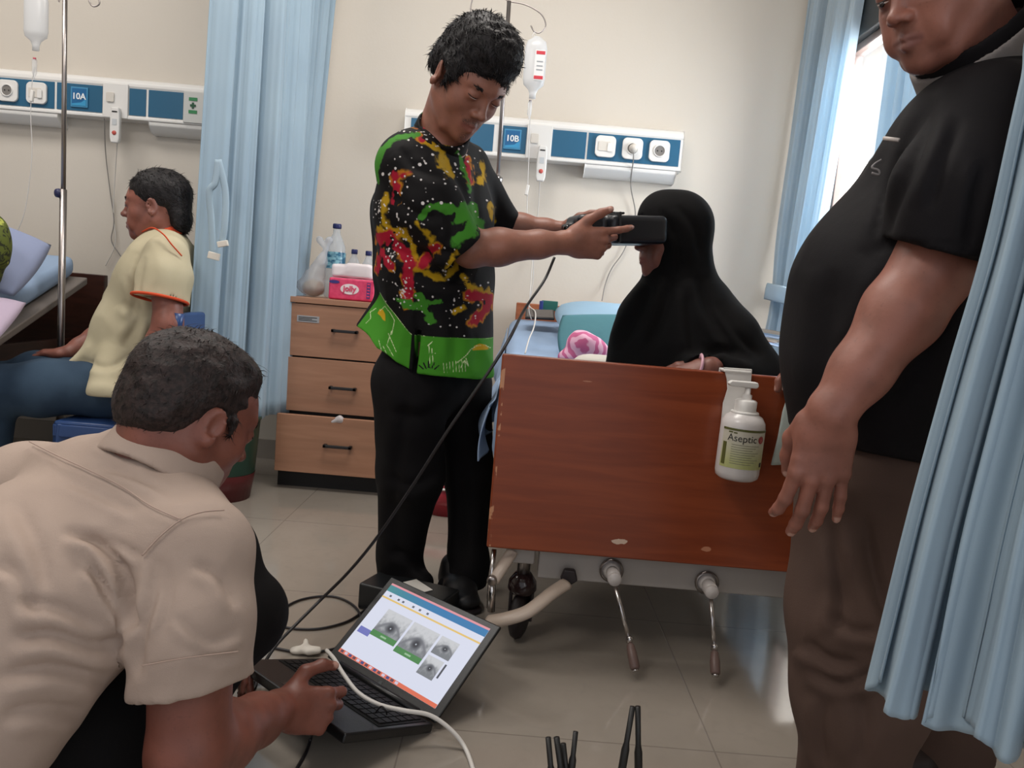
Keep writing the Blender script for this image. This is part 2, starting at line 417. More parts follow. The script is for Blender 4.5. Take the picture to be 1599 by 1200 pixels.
def pane_mat():
    t = NT('window_glass'); b = t.b; b.inputs['Base Color'].default_value = (1, 1, 1, 1); b.inputs['Roughness'].default_value = .03; b.inputs['Alpha'].default_value = .12; return t.m
MB().box((RIGHT_X+.02, WY0+.05, WZ0+.04), (RIGHT_X+.026, WY1-.04, WZ1-.03)).build('window_pane', pane_mat(), wo)
struct(MB().box((-4.2, WALL_Y-.012, 0), (RIGHT_X, WALL_Y, .09)).build('baseboard_back', mat('baseboard_tile', (150, 142, 132), .35)))
# ================================================================ CURTAINS
def pleat(a):
    s_ = np.sin(a); return np.sign(s_)*np.abs(s_)**.6
def curtain(name, label, top, bot, z1, z0, nf, amp, seed, mid=None, pinch=None, nv=44, nu=420, zb=None, group=None, ampv=1, mtl=None, flat=None, cat='curtain'):
    """cloth hung in folds: plan polyline at the top and at the bottom, gathered where pinch says"""
    r = np.random.default_rng(seed); T = spline(top, 200); B = spline(bot, 200); Mi = spline(mid, 200) if mid is not None else None
    def samp(P, u):
        s_ = np.concatenate([[0], np.cumsum(np.linalg.norm(np.diff(P, axis=0), axis=1))]); s_ /= s_[-1]
        return np.stack([np.interp(u, s_, P[:, k]) for k in range(P.shape[1])], 1)
    u = np.linspace(0, 1, nu); ph = 2*np.pi*nf*(u+.035*np.sin(7*u+r.uniform(0, 6))+.02*np.sin(17*u+r.uniform(0, 6))); am = amp*(.65+.5*np.abs(np.sin(5.3*u+r.uniform(0, 6)))+.2*np.sin(23*u))
    G = np.zeros((nv, nu, 3))
    for j, t in enumerate(np.linspace(0, 1, nv)):
        if Mi is not None: P = samp(T, u)*(1-t)**2+samp(Mi, u)*2*t*(1-t)+samp(B, u)*t*t
        else: P = samp(T, u)*(1-t)+samp(B, u)*t
        P = P[:, :2]; tg = np.gradient(P, axis=0); tg /= np.linalg.norm(tg, axis=1)[:, None]+1e-9; nn = np.stack([-tg[:, 1], tg[:, 0]], 1)
        w_ = pleat(ph+.35*np.sin(3*t+seed))+.34*np.sin(1.63*ph+1.3+t)+.16*np.sin(3.7*ph+seed)+.05*np.sin(9*ph); off = am*w_*(.75+.35*t)*ampv
        if flat is not None: off = off*np.clip((u-flat[0])/flat[1], 0.12, 1) if flat[0] < .5 else off*np.clip((flat[0]-u)/flat[1], .12, 1)
        sh = tg*(am*.5*np.cos(ph))[:, None]
        Q = P+nn*off[:, None]+sh
        if pinch:
            k = math.exp(-((t-pinch[0])/pinch[1])**2)*pinch[2]; c = A(pinch[3]); Q = c+(Q-c)*(1-k)
        zz1 = z1; zz0 = z0+(0 if zb is None else np.interp(u, [0, 1], zb))
        G[j, :, :2] = Q; G[j, :, 2] = zz1*(1-t)+zz0*t
    m_ = MB().grid(G); o = m_.build(name, mtl or curtain_cloth, smooth=True); tag(o, label, cat, group)
    sd = o.modifiers.new('thick', 'SOLIDIFY'); sd.thickness = .003; sd.offset = 0
    return o
cl = curtain('privacy_curtain', 'pale blue privacy curtain hanging between the two bed bays beside the drawer cabinet', [(-1.095, 2.72), (-1.03, 2.78), (-.94, 3.0), (-.855, 3.40)], [(-1.16, 2.72), (-1.08, 2.8), (-.93, 2.94), (-.97, 3.2), (-.975, 3.36)], 2.85, .30, 7.5, .026, 3, flat=(0., .22), nu=520)
sv = bpy.data.materials['curtain_cloth']
st = MB(); a_ = at(326, 285, 2.70); b_ = at(343, 395, 2.70)
st.tube(spline([at(341, 250, 2.68), at(336, 285, 2.67), at(327, 300, 2.67), at(330, 345, 2.67), at(333, 398, 2.67)], 30), [.006]*30 if False else .005, 8, ell=2.4)
st.tube(spline([at(341, 250, 2.68), at(352, 300, 2.67), at(351, 350, 2.66), at(347, 378, 2.66)], 30), .005, 8, ell=2.4)
st.build('tie_back', curtain_cloth, cl, smooth=True)
MB().box((-.02, -.006, -.012), (.02, .006, .012), euler(0, 10, 0, at(334, 400, 2.66))).box((-.018, -.006, -.01), (.018, .006, .01), euler(0, -15, 0, at(348, 381, 2.65))).build('tie_pad', warm_plastic, cl, bevel=.002)
struct(MB().tube([(-1.14, 2.3, 2.88), (-1.0, 2.9, 2.88), (-.87, 3.48, 2.88)], .012, 10).build('trim_1', steel, smooth=True))
c2 = curtain('window_curtain', 'pale blue curtain gathered by a tie band at the far corner of the window', [(1.12, 3.475), (1.17, 3.38), (1.20, 3.22), (1.22, 3.08)], [(1.08, 3.46), (1.12, 3.36), (1.14, 3.27), (1.15, 3.17)], 2.6, .25, 4, .022, 11, pinch=(.72, .09, .25, (1.13, 3.30)), nu=300, mtl=backlit_cloth)
tb = MB()
zt = [(1.075, 3.40, .955), (1.085, 3.23, .94), (1.15, 3.12, .915), (1.21, 3.16, .92), (1.22, 3.3, .93), (1.16, 3.44, .95), (1.08, 3.42, .955)]
tb.tube(spline(zt, 60), .006, 10, ell=6, up=(0, 0, 1)); tb.build('tie_band', curtain_cloth, c2, smooth=True)
curtain('window_curtain', 'pale blue curtain at the near end of the window behind the black polo shirt', [(1.2, 2.72), (1.2, 2.6), (1.2, 2.35), (1.2, 2.0)], [(1.2, 2.71), (1.2, 2.6), (1.2, 2.3), (1.2, 2.0)], 2.6, .3, 9, .022, 21, nu=400)
struct(MB().tube([(1.19, 2.0, 2.62), (1.19, 3.48, 2.62)], .012, 10).build('trim_2', steel, smooth=True))
# near curtain, pushed aside by the standing man
def near_curtain():
    nu, nv = 420, 96; u = np.linspace(0, 1, nu); G = np.zeros((nv, nu, 3))
    ys = np.linspace(0, 1, nv)
    L = spline([(.93, 1.10, 2.85), (.86, 1.07, 2.1), at(1665, -80, 1.02), at(1612, 130, .945), at(1557, 380, .915), at(1500, 580, .90), at(1440, 800, .89), at(1396, 980, .885), at(1371, 1083, .88)], 400)
    Rr = spline([(1.12, .80, 2.85), (1.06, .83, 2.1), at(2000, -100, .86), at(1940, 150, .82), at(1880, 420, .78), at(1840, 640, .76), at(1800, 860, .74), at(1770, 1050, .73), at(1740, 1215, .72)], 400)
    gl = lambda P, t: np.stack([np.interp(t, np.linspace(0, 1, len(P)), P[:, k]) for k in range(3)], 1)
    Lp, Rp = gl(L, ys), gl(Rr, ys); ph = 2*np.pi*7.5*(u+.03*np.sin(9*u+1)+.012*np.sin(23*u)); 
    for j, t in enumerate(ys):
        P = Lp[j]*(1-u)[:, None]+Rp[j]*u[:, None]; d = Rp[j]-Lp[j]; nn = unit([-d[1], d[0], 0]); dd = unit([d[0], d[1], 0])
        am = .018+.010*t; fo = np.clip(u/.03, .0, 1)
        G[j] = P+nn*(am*fo*(.75*pleat(ph*.62+.5*np.sin(2.2*t+3*u))+.5*np.sin(ph*1.07+1.1+.4*t)+.32*np.sin(ph*1.9+2.6*t*.3)+.16*np.sin(ph*3.3+.7)+.06*np.sin(ph*7.1)))[:, None]+dd*(am*.75*np.cos(ph)*fo)[:, None]
        G[j, :, 2] += (.010*np.sin(ph*.62+1)+.006*np.sin(ph*1.4))*t
    o = MB().grid(G).build('privacy_curtain', curtain_cloth, smooth=True)
    sd = o.modifiers.new('thick', 'SOLIDIFY'); sd.thickness = .003
    return tag(o, 'large pale blue curtain in the right foreground, slanting past the man in black polo', 'curtain')
near_curtain()
struct(MB().tube([(.88, 1.22, 2.88), (1.16, .72, 2.88)], .012, 10).build('trim_3', steel, smooth=True))
# ================================================================ WALL SERVICE UNITS
def rrect(w, h, r, n=5):
    pts = []
    for cx, cz, a0 in ((w/2-r, h/2-r, 0), (-w/2+r, h/2-r, 90), (-w/2+r, -h/2+r, 180), (w/2-r, -h/2+r, 270)):
        for i in range(n+1):
            a = math.radians(a0+90*i/n); pts.append((cx+r*math.cos(a), cz+r*math.sin(a)))
    return pts
def plate(name, c, w, h, depth, mt, parent, r=.012, bevel=.003):
    return MB().prism(rrect(w, h, r), depth, TR((c[0], c[1]-depth, c[2]))).build(name, mt, parent, bevel=bevel)
sock_dark = mat('socket_recess', (120, 116, 112), .5)
def socket(parent, x, z, Y, kind):
    p = plate('power_socket' if kind != 'switch' else 'light_switch', (x, Y, z), .088, .09, .012, white_plastic, parent, .02)
    if kind == 'switch':
        plate('rocker', (x-.005, Y-.012, z), .052, .04, .003, warm_plastic, p, .003, .001); plate('rocker', (x+.018, Y-.014, z-.004), .02, .036, .004, white_plastic, p, .003, .001)
    else:
        MB().lathe([(.026, -.002), (.026, .004), (.022, .004), (.021, -.003)], 28, TR((x, Y-.0125, z), (1, 0, 0), (0, 0, 1), (0, -1, 0)), caps=False).build('ring', white_plastic, p, smooth=True)
        MB().lathe([(.0, .0), (.0215, .0)], 28, TR((x, Y-.0132, z), (1, 0, 0), (0, 0, 1), (0, -1, 0)), caps=False).build('recess', sock_dark, p)
        for dx in (-.009, .009): MB().lathe([(.0, .0), (.003, .0)], 12, TR((x+dx, Y-.0145, z), (1, 0, 0), (0, 0, 1), (0, -1, 0)), caps=False).build('pin_hole', dark_gap, p)
    return p
def nurse_call(parent, x, z, Y):
    MB().box((x-.055, Y-.006, z-.075), (x+.055, Y, z+.07)).build('call_panel', white_plastic, parent, bevel=.003)
    plate('call_socket', (x-.02, Y-.006, z+.01), .034, .04, .006, warm_plastic, parent, .006, .001)
def handset(label, x, ztop, Y, grp='nurse call handsets'):
    t = thing('call_handset', label, 'call button', (x, Y, ztop-.15), grp)
    g = MB(); V = []
    prof = [(.016, 0), (.021, .02), (.022, .06), (.021, .12), (.017, .15)]
    g.prism([(p[0], p[1]) for p in prof]+[(-p[0], p[1]) for p in prof[::-1]], .022, TR((x, Y-.022, ztop-.15)))
    g.build('handset_body', white_plastic, t, bevel=.006, seg=3)
    MB().lathe([(0, .003), (.0085, .003), (.0095, 0)], 20, TR((x, Y-.022, ztop-.108), (1, 0, 0), (0, 0, 1), (0, -1, 0)), caps=False).build('call_button', mat('red_button', (196, 84, 74), .4), t, smooth=True)
    MB().box((x-.011, Y-.024, ztop-.022), (x+.011, Y-.021, ztop-.017)).build('slot', dark_gap, t)
    MB().box((x-.01, Y-.0235, ztop-.075), (x+.01, Y-.0215, ztop-.05)).build('label_patch', mat('pale_grey_label', (196, 200, 202), .5), t)
    return t
def unit_(x0, x1, dz, housings, gaps_blue, label):
    Z = lambda z: z+dz
    t = thing('bedhead_unit', label, 'wall panel', (x0, WALL_Y, Z(1.4)))
    prof = [(0, 1.612), (-.045, 1.612), (-.068, 1.604), (-.08, 1.590), (-.082, 1.574), (-.078, 1.570), (-.078, 1.452), (-.084, 1.448), (-.084, 1.436), (0, 1.436)]
    n = len(prof); V = [[x0, WALL_Y+a, Z(b)] for a, b in prof]+[[x1, WALL_Y+a, Z(b)] for a, b in prof]
    link('housing', V, [tuple(range(n)), tuple(range(2*n-1, n-1, -1))]+[(i, (i+1) % n, (i+1) % n+n, i+n) for i in range(n)], white_plastic, t, False, bevel=.004)
    for a, b in housings:
        pr = [(0, 1.436), (-.08, 1.436), (-.078, 1.42), (-.055, 1.396), (-.03, 1.388), (0, 1.388)]; k = len(pr)
        V = [[a, WALL_Y+p, Z(q)] for p, q in pr]+[[b, WALL_Y+p, Z(q)] for p, q in pr]
        link('lower_cover', V, [tuple(range(k)), tuple(range(2*k-1, k-1, -1))]+[(i, (i+1) % k, (i+1) % k+k, i+k) for i in range(k)], white_plastic, t, False, bevel=.004)
    for a, b in gaps_blue: MB().box((a, WALL_Y-.081, Z(1.455)), (b, WALL_Y-.077, Z(1.567))).build('blue_panel', blue_panel, t)
    return t
UY = WALL_Y-.081
X = lambda px_, py_=220: at(px_, py_, 3.42)[0]
def nameplate(parent, x, z, s):
    p = MB().box((x-.037, UY-.006, z-.042), (x+.037, UY, z+.042)).build('number_plate', mat('plate_blue', (70, 140, 180), .3), parent, bevel=.001)
    MB().box((x-.031, UY-.0068, z-.036), (x+.031, UY-.0058, z+.036)).build('plate_face', mat('plate_face_blue', (34, 100, 150), .3), p)
    MB().prism([(-.03, -.036), (.031, -.036), (.031, -.005), (.01, -.022), (-.03, -.028)], .0006, TR((x, UY-.0076, z))).build('wave', mat('plate_wave_blue', (60, 150, 196), .3), p)
    text('lettering', s, .036, TR((x, UY-.0085, z+.002)), mat('white_letter', (235, 240, 242), .4), p, .0004, bold=.0008)
# right unit (bed 10B)
uR = unit_(X(632, 190), X(1066, 240), 0, [(X(640), X(748)), (X(912, 270), X(1056, 270))], [(X(640), X(771, 210)), (X(779, 210), X(822, 215)), (X(862, 215), X(915, 225)), (X(918, 225), X(1061, 240))], 'white and blue bedhead service panel 10B on the wall above the woman in black')
nameplate(uR, X(800), 1.511, '10B'); nurse_call(uR, X(842), 1.512, UY)
socket(uR, X(945, 230), 1.513, UY, 'switch'); socket(uR, X(987, 234), 1.513, UY, 'socket'); socket(uR, X(1029, 237), 1.512, UY, 'socket')
uL = unit_(X(-170, 120), X(345, 150), .024, [(X(-160), X(90, 185)), (X(232, 200), X(343, 210))], [(X(-150), X(85, 150)), (X(89, 150), X(160, 155)), (X(202, 160), X(228, 160)), (X(232, 160), X(286, 165)), (X(322, 170), X(342, 170))], 'white and blue bedhead service panel 10A on the wall above the seated man')
nameplate(uL, X(125, 153), 1.535, '10A'); nurse_call(uL, X(181, 160), 1.536, UY)
socket(uL, X(14, 143), 1.537, UY, 'socket'); socket(uL, X(59, 147), 1.537, UY, 'switch')
gp = MB().box((X(286), UY-.01, 1.536-.07), (X(322), UY, 1.536+.06)).build('gas_outlet_plate', mat('pale_grey_plate', (200, 200, 196), .4), uL, bevel=.002)
gm = mat('outlet_green', (50, 130, 80), .4); xg = X(303, 168)
MB().box((xg-.018, UY-.012, 1.558), (xg+.018, UY-.0095, 1.572)).build('green_mark', gm, gp); MB().box((xg-.018, UY-.012, 1.505), (xg+.018, UY-.0095, 1.519)).build('green_mark', gm, gp)
MB().box((xg-.012, UY-.013, 1.534), (xg+.012, UY-.0095, 1.543)).box((xg-.004, UY-.0135, 1.526), (xg+.004, UY-.0095, 1.551)).build('cross_mark', mat('outlet_dark_green', (20, 80, 50), .4), gp)
hsR = handset('white nurse call handset with a red button hanging at the 10B panel', X(846, 250), at(848, 228, 3.40)[2], UY-.006)
hsL = handset('white nurse call handset with a red button hanging at the 10A panel', X(184, 195), at(184, 168, 3.40)[2], UY-.006)
cable_w = mat('white_cable', (206, 202, 196), .5); cable_g = mat('grey_cable', (128, 124, 120), .5); cable_k = mat('black_cable', (28, 25, 27), .4)
def cable(name, pts, r, mt, label, n=90, cat='cable', parent=None, group=None):
    o = MB().tube(spline(pts, n), r, 8).build(name, mt, parent, smooth=True)
    if parent is None: tag(o, label, cat, group)
    return o
wy = 3.485
cable('cord', [at(163, 185, wy-.06), at(165, 240, wy-.01), at(172, 300, wy), at(178, 345, wy), at(174, 375, wy), at(185, 395, wy), at(200, 415, wy)], .0022, cable_g, '', parent=uL)
cable('cord', [at(183, 224, wy-.07), at(180, 270, wy-.02), at(177, 330, wy), at(180, 380, wy), at(165, 415, wy)], .002, cable_w, '', parent=hsL)
cable('cord', [at(843, 282, wy-.07), at(840, 330, wy-.03), at(832, 400, wy), at(826, 480, wy-.08)], .002, cable_w, '', parent=hsR)
chg = thing('charger', 'round cream plug and grey cable in the middle socket of the 10B panel', 'charger', (X(988, 234), UY-.03, 1.50))
cable('cable', [at(989, 238, 3.38), at(989, 250, 3.39), at(985, 290, 3.46), at(992, 340, wy), at(975, 390, wy), at(955, 420, wy), at(945, 445, wy), at(940, 470, 3.44)], .0025, cable_g, '', parent=chg)
MB().lathe([(.0, .03), (.012, .03), (.017, .02), (.019, 0)], 20, TR((X(988, 234), UY-.014, 1.513), (1, 0, 0), (0, 0, 1), (0, -1, 0)), caps=False).build('plug', warm_plastic, chg, smooth=True)
# ================================================================ IV STANDS
def hook(pts, Y, name, parent): MB().tube(spline([at(x, y, Y) for x, y in pts], 50), .0028, 8).build(name, steel, parent, smooth=True)
def iv_stand(label, Y, xt, yt, xj, yj, xf, zf, hooks, knob=None, rl=.0125, ru=.0085, joint=True):
    top = at(xt, yt, Y); bx = (top[0]+at(xj, yj, Y)[0])/2; j = at(xj, yj, Y)
    t = thing('iv_stand', label, 'IV stand', (j[0], Y, 0), 'infusion stands')
    MB().tube([top, j], ru, 14).build('upper_pole', steel, t, smooth=True); MB().tube([j, (j[0], Y, .12)], rl, 16).build('lower_pole', steel, t, smooth=True)
    if joint: MB().lathe([(.011, -.03), (.018, -.02), (.019, 0), (.022, .005), (.019, .018), (.01, .024)], 20, TR(j)).build('clamp', chrome, t, smooth=True)
    if knob is not None:
        MB().lathe([(.006, 0), (.006, .012), (.016, .014), (.018, .022), (.016, .034), (.006, .036)], 14, TR(knob+A([.022, 0, 0]), (0, 1, 0), (0, 0, 1), (-1, 0, 0))).build('knob', mat('navy_knob', (34, 38, 78), .4), t, smooth=True)
    for h in hooks: hook(h, Y, 'hook', t)
    for k in range(5):
        a = 2*math.pi*k/5+.4; e = (j[0]+.24*math.cos(a), Y+.24*math.sin(a), .05); MB().tube([(j[0], Y, .13), (j[0]+.12*math.cos(a), Y+.12*math.sin(a), .09), e], .01, 10).build('leg', steel, t, smooth=True)
        MB().lathe([(.004, -.012), (.024, -.012), (.026, 0), (.024, .012), (.004, .012)], 14, TR((e[0], e[1], .026), (0, 0, 1), (math.cos(a), math.sin(a), 0), (-math.sin(a), math.cos(a), 0))).build('caster', black_plastic, t, smooth=True)
    return t
iv_stand('chrome infusion stand standing left of the bed of the woman in black', 3.15, 795, 2, 777, 284, 765, 0, [[(795, 2), (822, 8), (845, 22), (852, 40), (843, 51), (834, 49), (829, 40)], [(795, 2), (765, -14), (742, -8), (735, 12), (738, 22)]])
iv_stand('chrome infusion stand with a navy knob in front of the left bed', 2.95, 102, -60, 99, 296, 94, 0, [[(140, -30), (139, 0), (146, 10), (155, 6), (154, -6)], [(94, -20), (92, 3)]], knob=at(93, 302, 2.95), joint=False)
clear_pl = mat('clear_plastic', (225, 228, 230), .15, trans=.0, alpha=.35)
fluid = mat('infusion_bottle_plastic', (222, 224, 226), .25, alpha=.62)
def iv_bag(label, Y, x, y0, y1, wpx, label_print, chamber, clamp, lowcurve, tint=None):
    top = at(x, y0, Y); b = at(x-2, y1, Y); hgt = top[2]-b[2]; w_ = wpx*Y/F_PX/2
    t = thing('infusion_bottle', label, 'IV bag', (b[0], Y, b[2]), 'infusion bottles')
    prof = [(.0, hgt), (.3, hgt-.002), (.5, hgt*.95), (.85, hgt*.9), (1, hgt*.78), (1, hgt*.2), (.9, hgt*.1), (.45, hgt*.02), (.3, -.012), (.3, -.03), (.0, -.03)]
    Mx = TR(b, (w_, 0, 0), (0, w_*.55, 0), (0, 0, 1)); MB().lathe(prof, 28, Mx, caps=False).build('bottle', tint or fluid, t, smooth=True)
    MB().tube(spline([top+A([-.008, 0, -.004]), top+A([0, 0, .014]), top+A([.008, 0, -.004])], 16), .0016, 6).build('hanger', clear_pl, t, smooth=True)
    if label_print:
        red = mat('red_print', (200, 52, 66), .5); gy = mat('grey_print', (150, 156, 160), .5); Yf = Y-w_*.56-.001
        MB().box((b[0]-.002, Yf, b[2]+hgt*.17), (b[0]+w_*.86, Yf+.001, b[2]+hgt*.72)).build('paper_label', mat('white_label', (228, 228, 228), .5), t)
        MB().box((b[0]+.002, Yf-.001, b[2]+hgt*.64), (b[0]+w_*.84, Yf, b[2]+hgt*.70)).build('red_line', red, t); MB().box((b[0]-.001, Yf-.001, b[2]+hgt*.19), (b[0]+w_*.8, Yf, b[2]+hgt*.25)).build('red_line', red, t)
        for q in (.35, .42, .5): MB().box((b[0]+.006, Yf-.001, b[2]+hgt*q), (b[0]+w_*.7, Yf, b[2]+hgt*(q+.02))).build('grey_line', gy, t)
    pts = [at(a, c, Y) for a, c in lowcurve]
    MB().lathe([(.004, 0), (.008, -.004), (.009, -.012), (.0085, -.05), (.004, -.062), (.002, -.07)], 16, TR(at(*chamber, Y)), caps=False).build('drip_chamber', clear_pl, t, smooth=True)
    MB().lathe([(.0055, 0), (.0055, -.008)], 12, TR(at(*chamber, Y)+A([0, 0, .004]))).build('spike_cap', mat('drip_cap', (120, 112, 116), .5) if label_print else mat('red_cap', (170, 50, 70), .4), t, smooth=True)
    MB().tube(spline(pts, 60), .0017, 6).build('drip_line', mat('clear_tube', (214, 212, 210), .3, alpha=.75), t, smooth=True)
    MB().box((-.006, -.006, -.02), (.006, .006, .02), euler(0, 8, 0, at(*clamp, Y-.006))).build('roller_clamp', white_plastic, t, bevel=.002)
    return t
bag = iv_bag('clear infusion bottle with red printed label hanging from the stand by bed 10B', 3.13, 834, 56, 142, 33, True, (828, 158), (823, 297), [(828, 172), (826, 240), (823, 320), (824, 350), (830, 380), (833, 430), (826, 480), (830, 500)])
iv_bag('round half empty infusion bottle hanging in front of the 10A panel', 2.93, 58, -16, 66, 36, False, (54, 92), (50, 150), [(55, 104), (50, 130), (48, 180), (50, 240), (44, 300), (36, 340), (20, 380), (14, 430), (12, 470)])
# ================================================================ BED 10B
FB0, FB1 = -.028, .93; FBY = 1.75
BX0, BX1 = -.03, .93
bed = thing('hospital_bed', 'hospital bed with an orange brown wooden footboard under the sitting woman', 'bed', (.45, 2.6, 0))
def footboard():
    t = NT('scuffed_board'); v = t.coords((1.2, 3, 14)); f = t.noise(3, 5, vec=v, dist=.6); c = t.mix(t.ss(f, .3, .72), lin((128, 58, 31)), lin((146, 70, 38)))
    ge = t.coords(which='Object'); sx = t.n('ShaderNodeSeparateXYZ'); t.l(ge, sx.inputs[0])
    def blot(cx, cz, rx, rz, col, c, sc=60, thr=.5):
        dx = t.math('DIVIDE', t.math('SUBTRACT', sx.outputs[0], cx), rx); dz = t.math('DIVIDE', t.math('SUBTRACT', sx.outputs[2], cz), rz)
        d = t.math('SQRT', t.math('ADD', t.math('MULTIPLY', dx, dx), t.math('MULTIPLY', dz, dz))); d = t.math('ADD', d, t.math('MULTIPLY', t.math('SUBTRACT', t.noise(sc, 3), .5), 1.6))
        return t.mix(t.math('SUBTRACT', 1, t.ss(d, .8, .95)), c, lin(col))
    bl = A(bed.location)
    for (x, y, rx, rz, col) in ((968, 846, .018, .007, (214, 190, 170)), (1103, 858, .014, .006, (190, 130, 100)), (918, 596, .012, .0016, (180, 120, 90))):
        p = at(x, y, FBY)-bl; c = blot(p[0], p[2], rx, rz, col, c)
    ex = t.math('ABSOLUTE', t.math('SUBTRACT', sx.outputs[0], FB0-bl[0]+.002)); nz = t.noise(24, 4)
    ch = t.math('MULTIPLY', t.math('LESS_THAN', ex, .008), t.ss(nz, .56, .6)); c = t.mix(ch, c, lin((196, 140, 104)))
    t.l(c, t.b.inputs['Base Color']); t.b.inputs['Roughness'].default_value = .3; t.bump(f, .0005, .3)
    return t.m
sb = footboard()
MB().box((FB0, FBY, .25), (FB1, FBY+.025, .708)).build('footboard', sb, bed, bevel=.005, seg=3)
MB().box((BX0+.02, 3.42, .3), (BX1, 3.445, .815)).build('headboard', edge_wood, bed, bevel=.004)
cream_paint = mat('cream_paint', (176, 160, 146), .4); grey_paint = mat('grey_white_paint', (170, 164, 158), .4)
fr = MB(); fr.box((.10, 1.80, .168), (.90, 1.84, .238)); fr.box((BX0+.05, 1.8, .36), (BX0+.09, 3.4, .41)); fr.box((BX1-.09, 1.8, .36), (BX1-.05, 3.4, .41)); fr.box((BX0+.05, 1.80, .20), (BX0+.12, 1.86, .40)); fr.box((BX1-.12, 1.80, .20), (BX1-.05, 1.86, .40))
fr.box((BX0+.05, 3.3, .2), (BX1-.05, 3.35, .3)); fr.box((BX0+.02, 1.79, .40), (BX1-.02, 3.42, .43)); fr.build('bed_frame', grey_paint, bed, bevel=.004)
def caster(x, y, ang=0):
    c = thing_part = MB().lathe([(.018, -.018), (.045, -.016), (.056, -.010), (.06, 0), (.056, .010), (.045, .016), (.018, .018)], 28, TR((x, y, .06), (0, 0, 1), (math.sin(ang), math.cos(ang), 0), (math.cos(ang), -math.sin(ang), 0))).build('caster', rubber, bed, smooth=True)
    MB().lathe([(0, .045), (.02, .04), (.034, .02), (.036, 0), (.03, -.01)], 24, TR((x, y, .128)), caps=False).build('caster_cover', mat('glossy_brown', (42, 28, 28), .15), c, smooth=True)
    MB().tube([(x, y, .15), (x, y, .28)], .016, 14).build('caster_stem', steel, c, smooth=True)
    MB().box((x-.03, y-.02, .05), (x-.022, y+.02, .14)).box((x+.022, y-.02, .05), (x+.03, y+.02, .14)).build('fork', rubber, c, bevel=.003)
caster(.067, 1.83, .3); caster(.83, 1.83, -.2); caster(.067, 3.3); caster(.83, 3.3)
# folded side rail hardware at the near left corner
yl = 1.72
ar = MB(); ar.tube(spline([at(884, 912, 1.76), at(860, 928, 1.73), at(825, 955, 1.70), at(790, 967, 1.70), at(762, 972, 1.72)], 30), np.linspace(.021, .016, 30)[:len(spline([(0, 0, 0)]*5, 30))] if False else .0195, 14, ell=.6)
ar.build('rail_arm', cream_paint, bed, smooth=True)
MB().tube(spline([at(800, 862, 1.79), at(785, 885, 1.76), at(770, 908, 1.74)], 14), .016, 12, ell=.6).build('rail_link', cream_paint, bed, smooth=True)
MB().tube([at(768, 905, 1.74), at(767, 955, 1.74)], .009, 12).build('rail_post', chrome, bed, smooth=True)
MB().tube([at(772, 858, 1.77), at(766, 905, 1.75), at(763, 950, 1.75)], .006, 12).build('rail_post', chrome, bed, smooth=True)
MB().lathe([(0, .004), (.01, .004), (.012, 0), (.012, -.01)], 16, TR(at(768, 908, 1.725), (1, 0, 0), (0, 0, 1), (0, -1, 0))).build('rail_bolt', steel, bed, smooth=True)
# far side rail, raised, chrome
rl = MB(); rx = BX1-.03
rl.tube([(rx, 1.95, .745), (rx, 3.35, .765)], .013, 12); rl.build('side_rail', chrome, bed, smooth=True)
for yy in (2.0, 2.6, 3.2): MB().tube([(rx, yy, .42), (rx, yy, .75)], .008, 10).build('rail_post', chrome, bed, smooth=True)
tr_ = MB().tube([at(1172, 516, 2.75), at(1246, 529, 2.55), (rx, 2.4, .745)], .013, 12)
tr_.build('side_rail', chrome, bed, smooth=True)
def crank(hx, hy, ex_, ey, gx, gy):
    h = at(hx, hy, 1.80); r1 = MB().lathe([(0, .02), (.016, .02), (.020, .012), (.022, 0), (.026, -.002), (.026, -.008)], 26, TR((h[0], 1.795, h[2]), (1, 0, 0), (0, 0, 1), (0, -1, 0)), caps=False).build('crank', mat('white_enamel', (196, 190, 186), .3), bed, smooth=True)
    MB().lathe([(.026, .0), (.029, .002), (.029, .008), (.025, .010)], 26, TR((h[0], 1.795, h[2]), (1, 0, 0), (0, 0, 1), (0, -1, 0)), caps=False).build('hub_ring', steel, r1, smooth=True)
    e = at(ex_, ey, 1.73)
    MB().tube([(h[0], 1.79, h[2]), e+A([0, .005, .004])], .0155, 16).build('hub', bpy.data.materials['white_enamel'], r1, smooth=True)
    MB().lathe([(0, .004), (.014, .003), (.0165, -.002), (.0165, -.03)], 20, TR(e, (1, 0, 0), (0, 0, 1), (0, -1, 0)), caps=False).build('hub_cap', bpy.data.materials['white_enamel'], r1, smooth=True)
    j = at(ex_+(gx-ex_)*.72, ey+(gy-ey)*.68, 1.70); g = at(gx, gy, 1.66)
    MB().tube([e+A([0, .012, -.008]), j], .0055, 12).build('crank_rod', chrome, r1, smooth=True)
    MB().lathe([(.004, -.006), (.008, -.004), (.008, .008), (.004, .012)], 14, TR(j)).build('crank_joint', chrome, r1, smooth=True)
    ax = unit(g-j); s_ = unit(np.cross(ax, [0, 1, 0])); 
    MB().lathe([(.004, .004), (.009, .01), (.0115, .03), (.0115, np.linalg.norm(g-j)-.004), (.009, np.linalg.norm(g-j))], 18, TR(j, s_, np.cross(ax, s_), ax)).build('handle_grip', mat('brown_grip', (104, 84, 78), .4), r1, smooth=True)
    MB().lathe([(.003, 0), (.0075, 0), (.008, .004), (.003, .005)], 16, TR(g, s_, np.cross(ax, s_), ax)).build('grip_cap', chrome, r1, smooth=True)
crank(954, 889, 960, 906, 992, 1046); crank(1102, 908, 1112, 926, 1117, 1054); crank(1247, 920, 1256, 940, 1262, 1070)
kb = at(888, 897, 1.79)
pts = [(.022*math.cos(a)*(1 if i % 2 else .82), .022*math.sin(a)*(1 if i % 2 else .82)) for i, a in enumerate(np.linspace(0, 2*math.pi, 11)[:-1]+.3)]
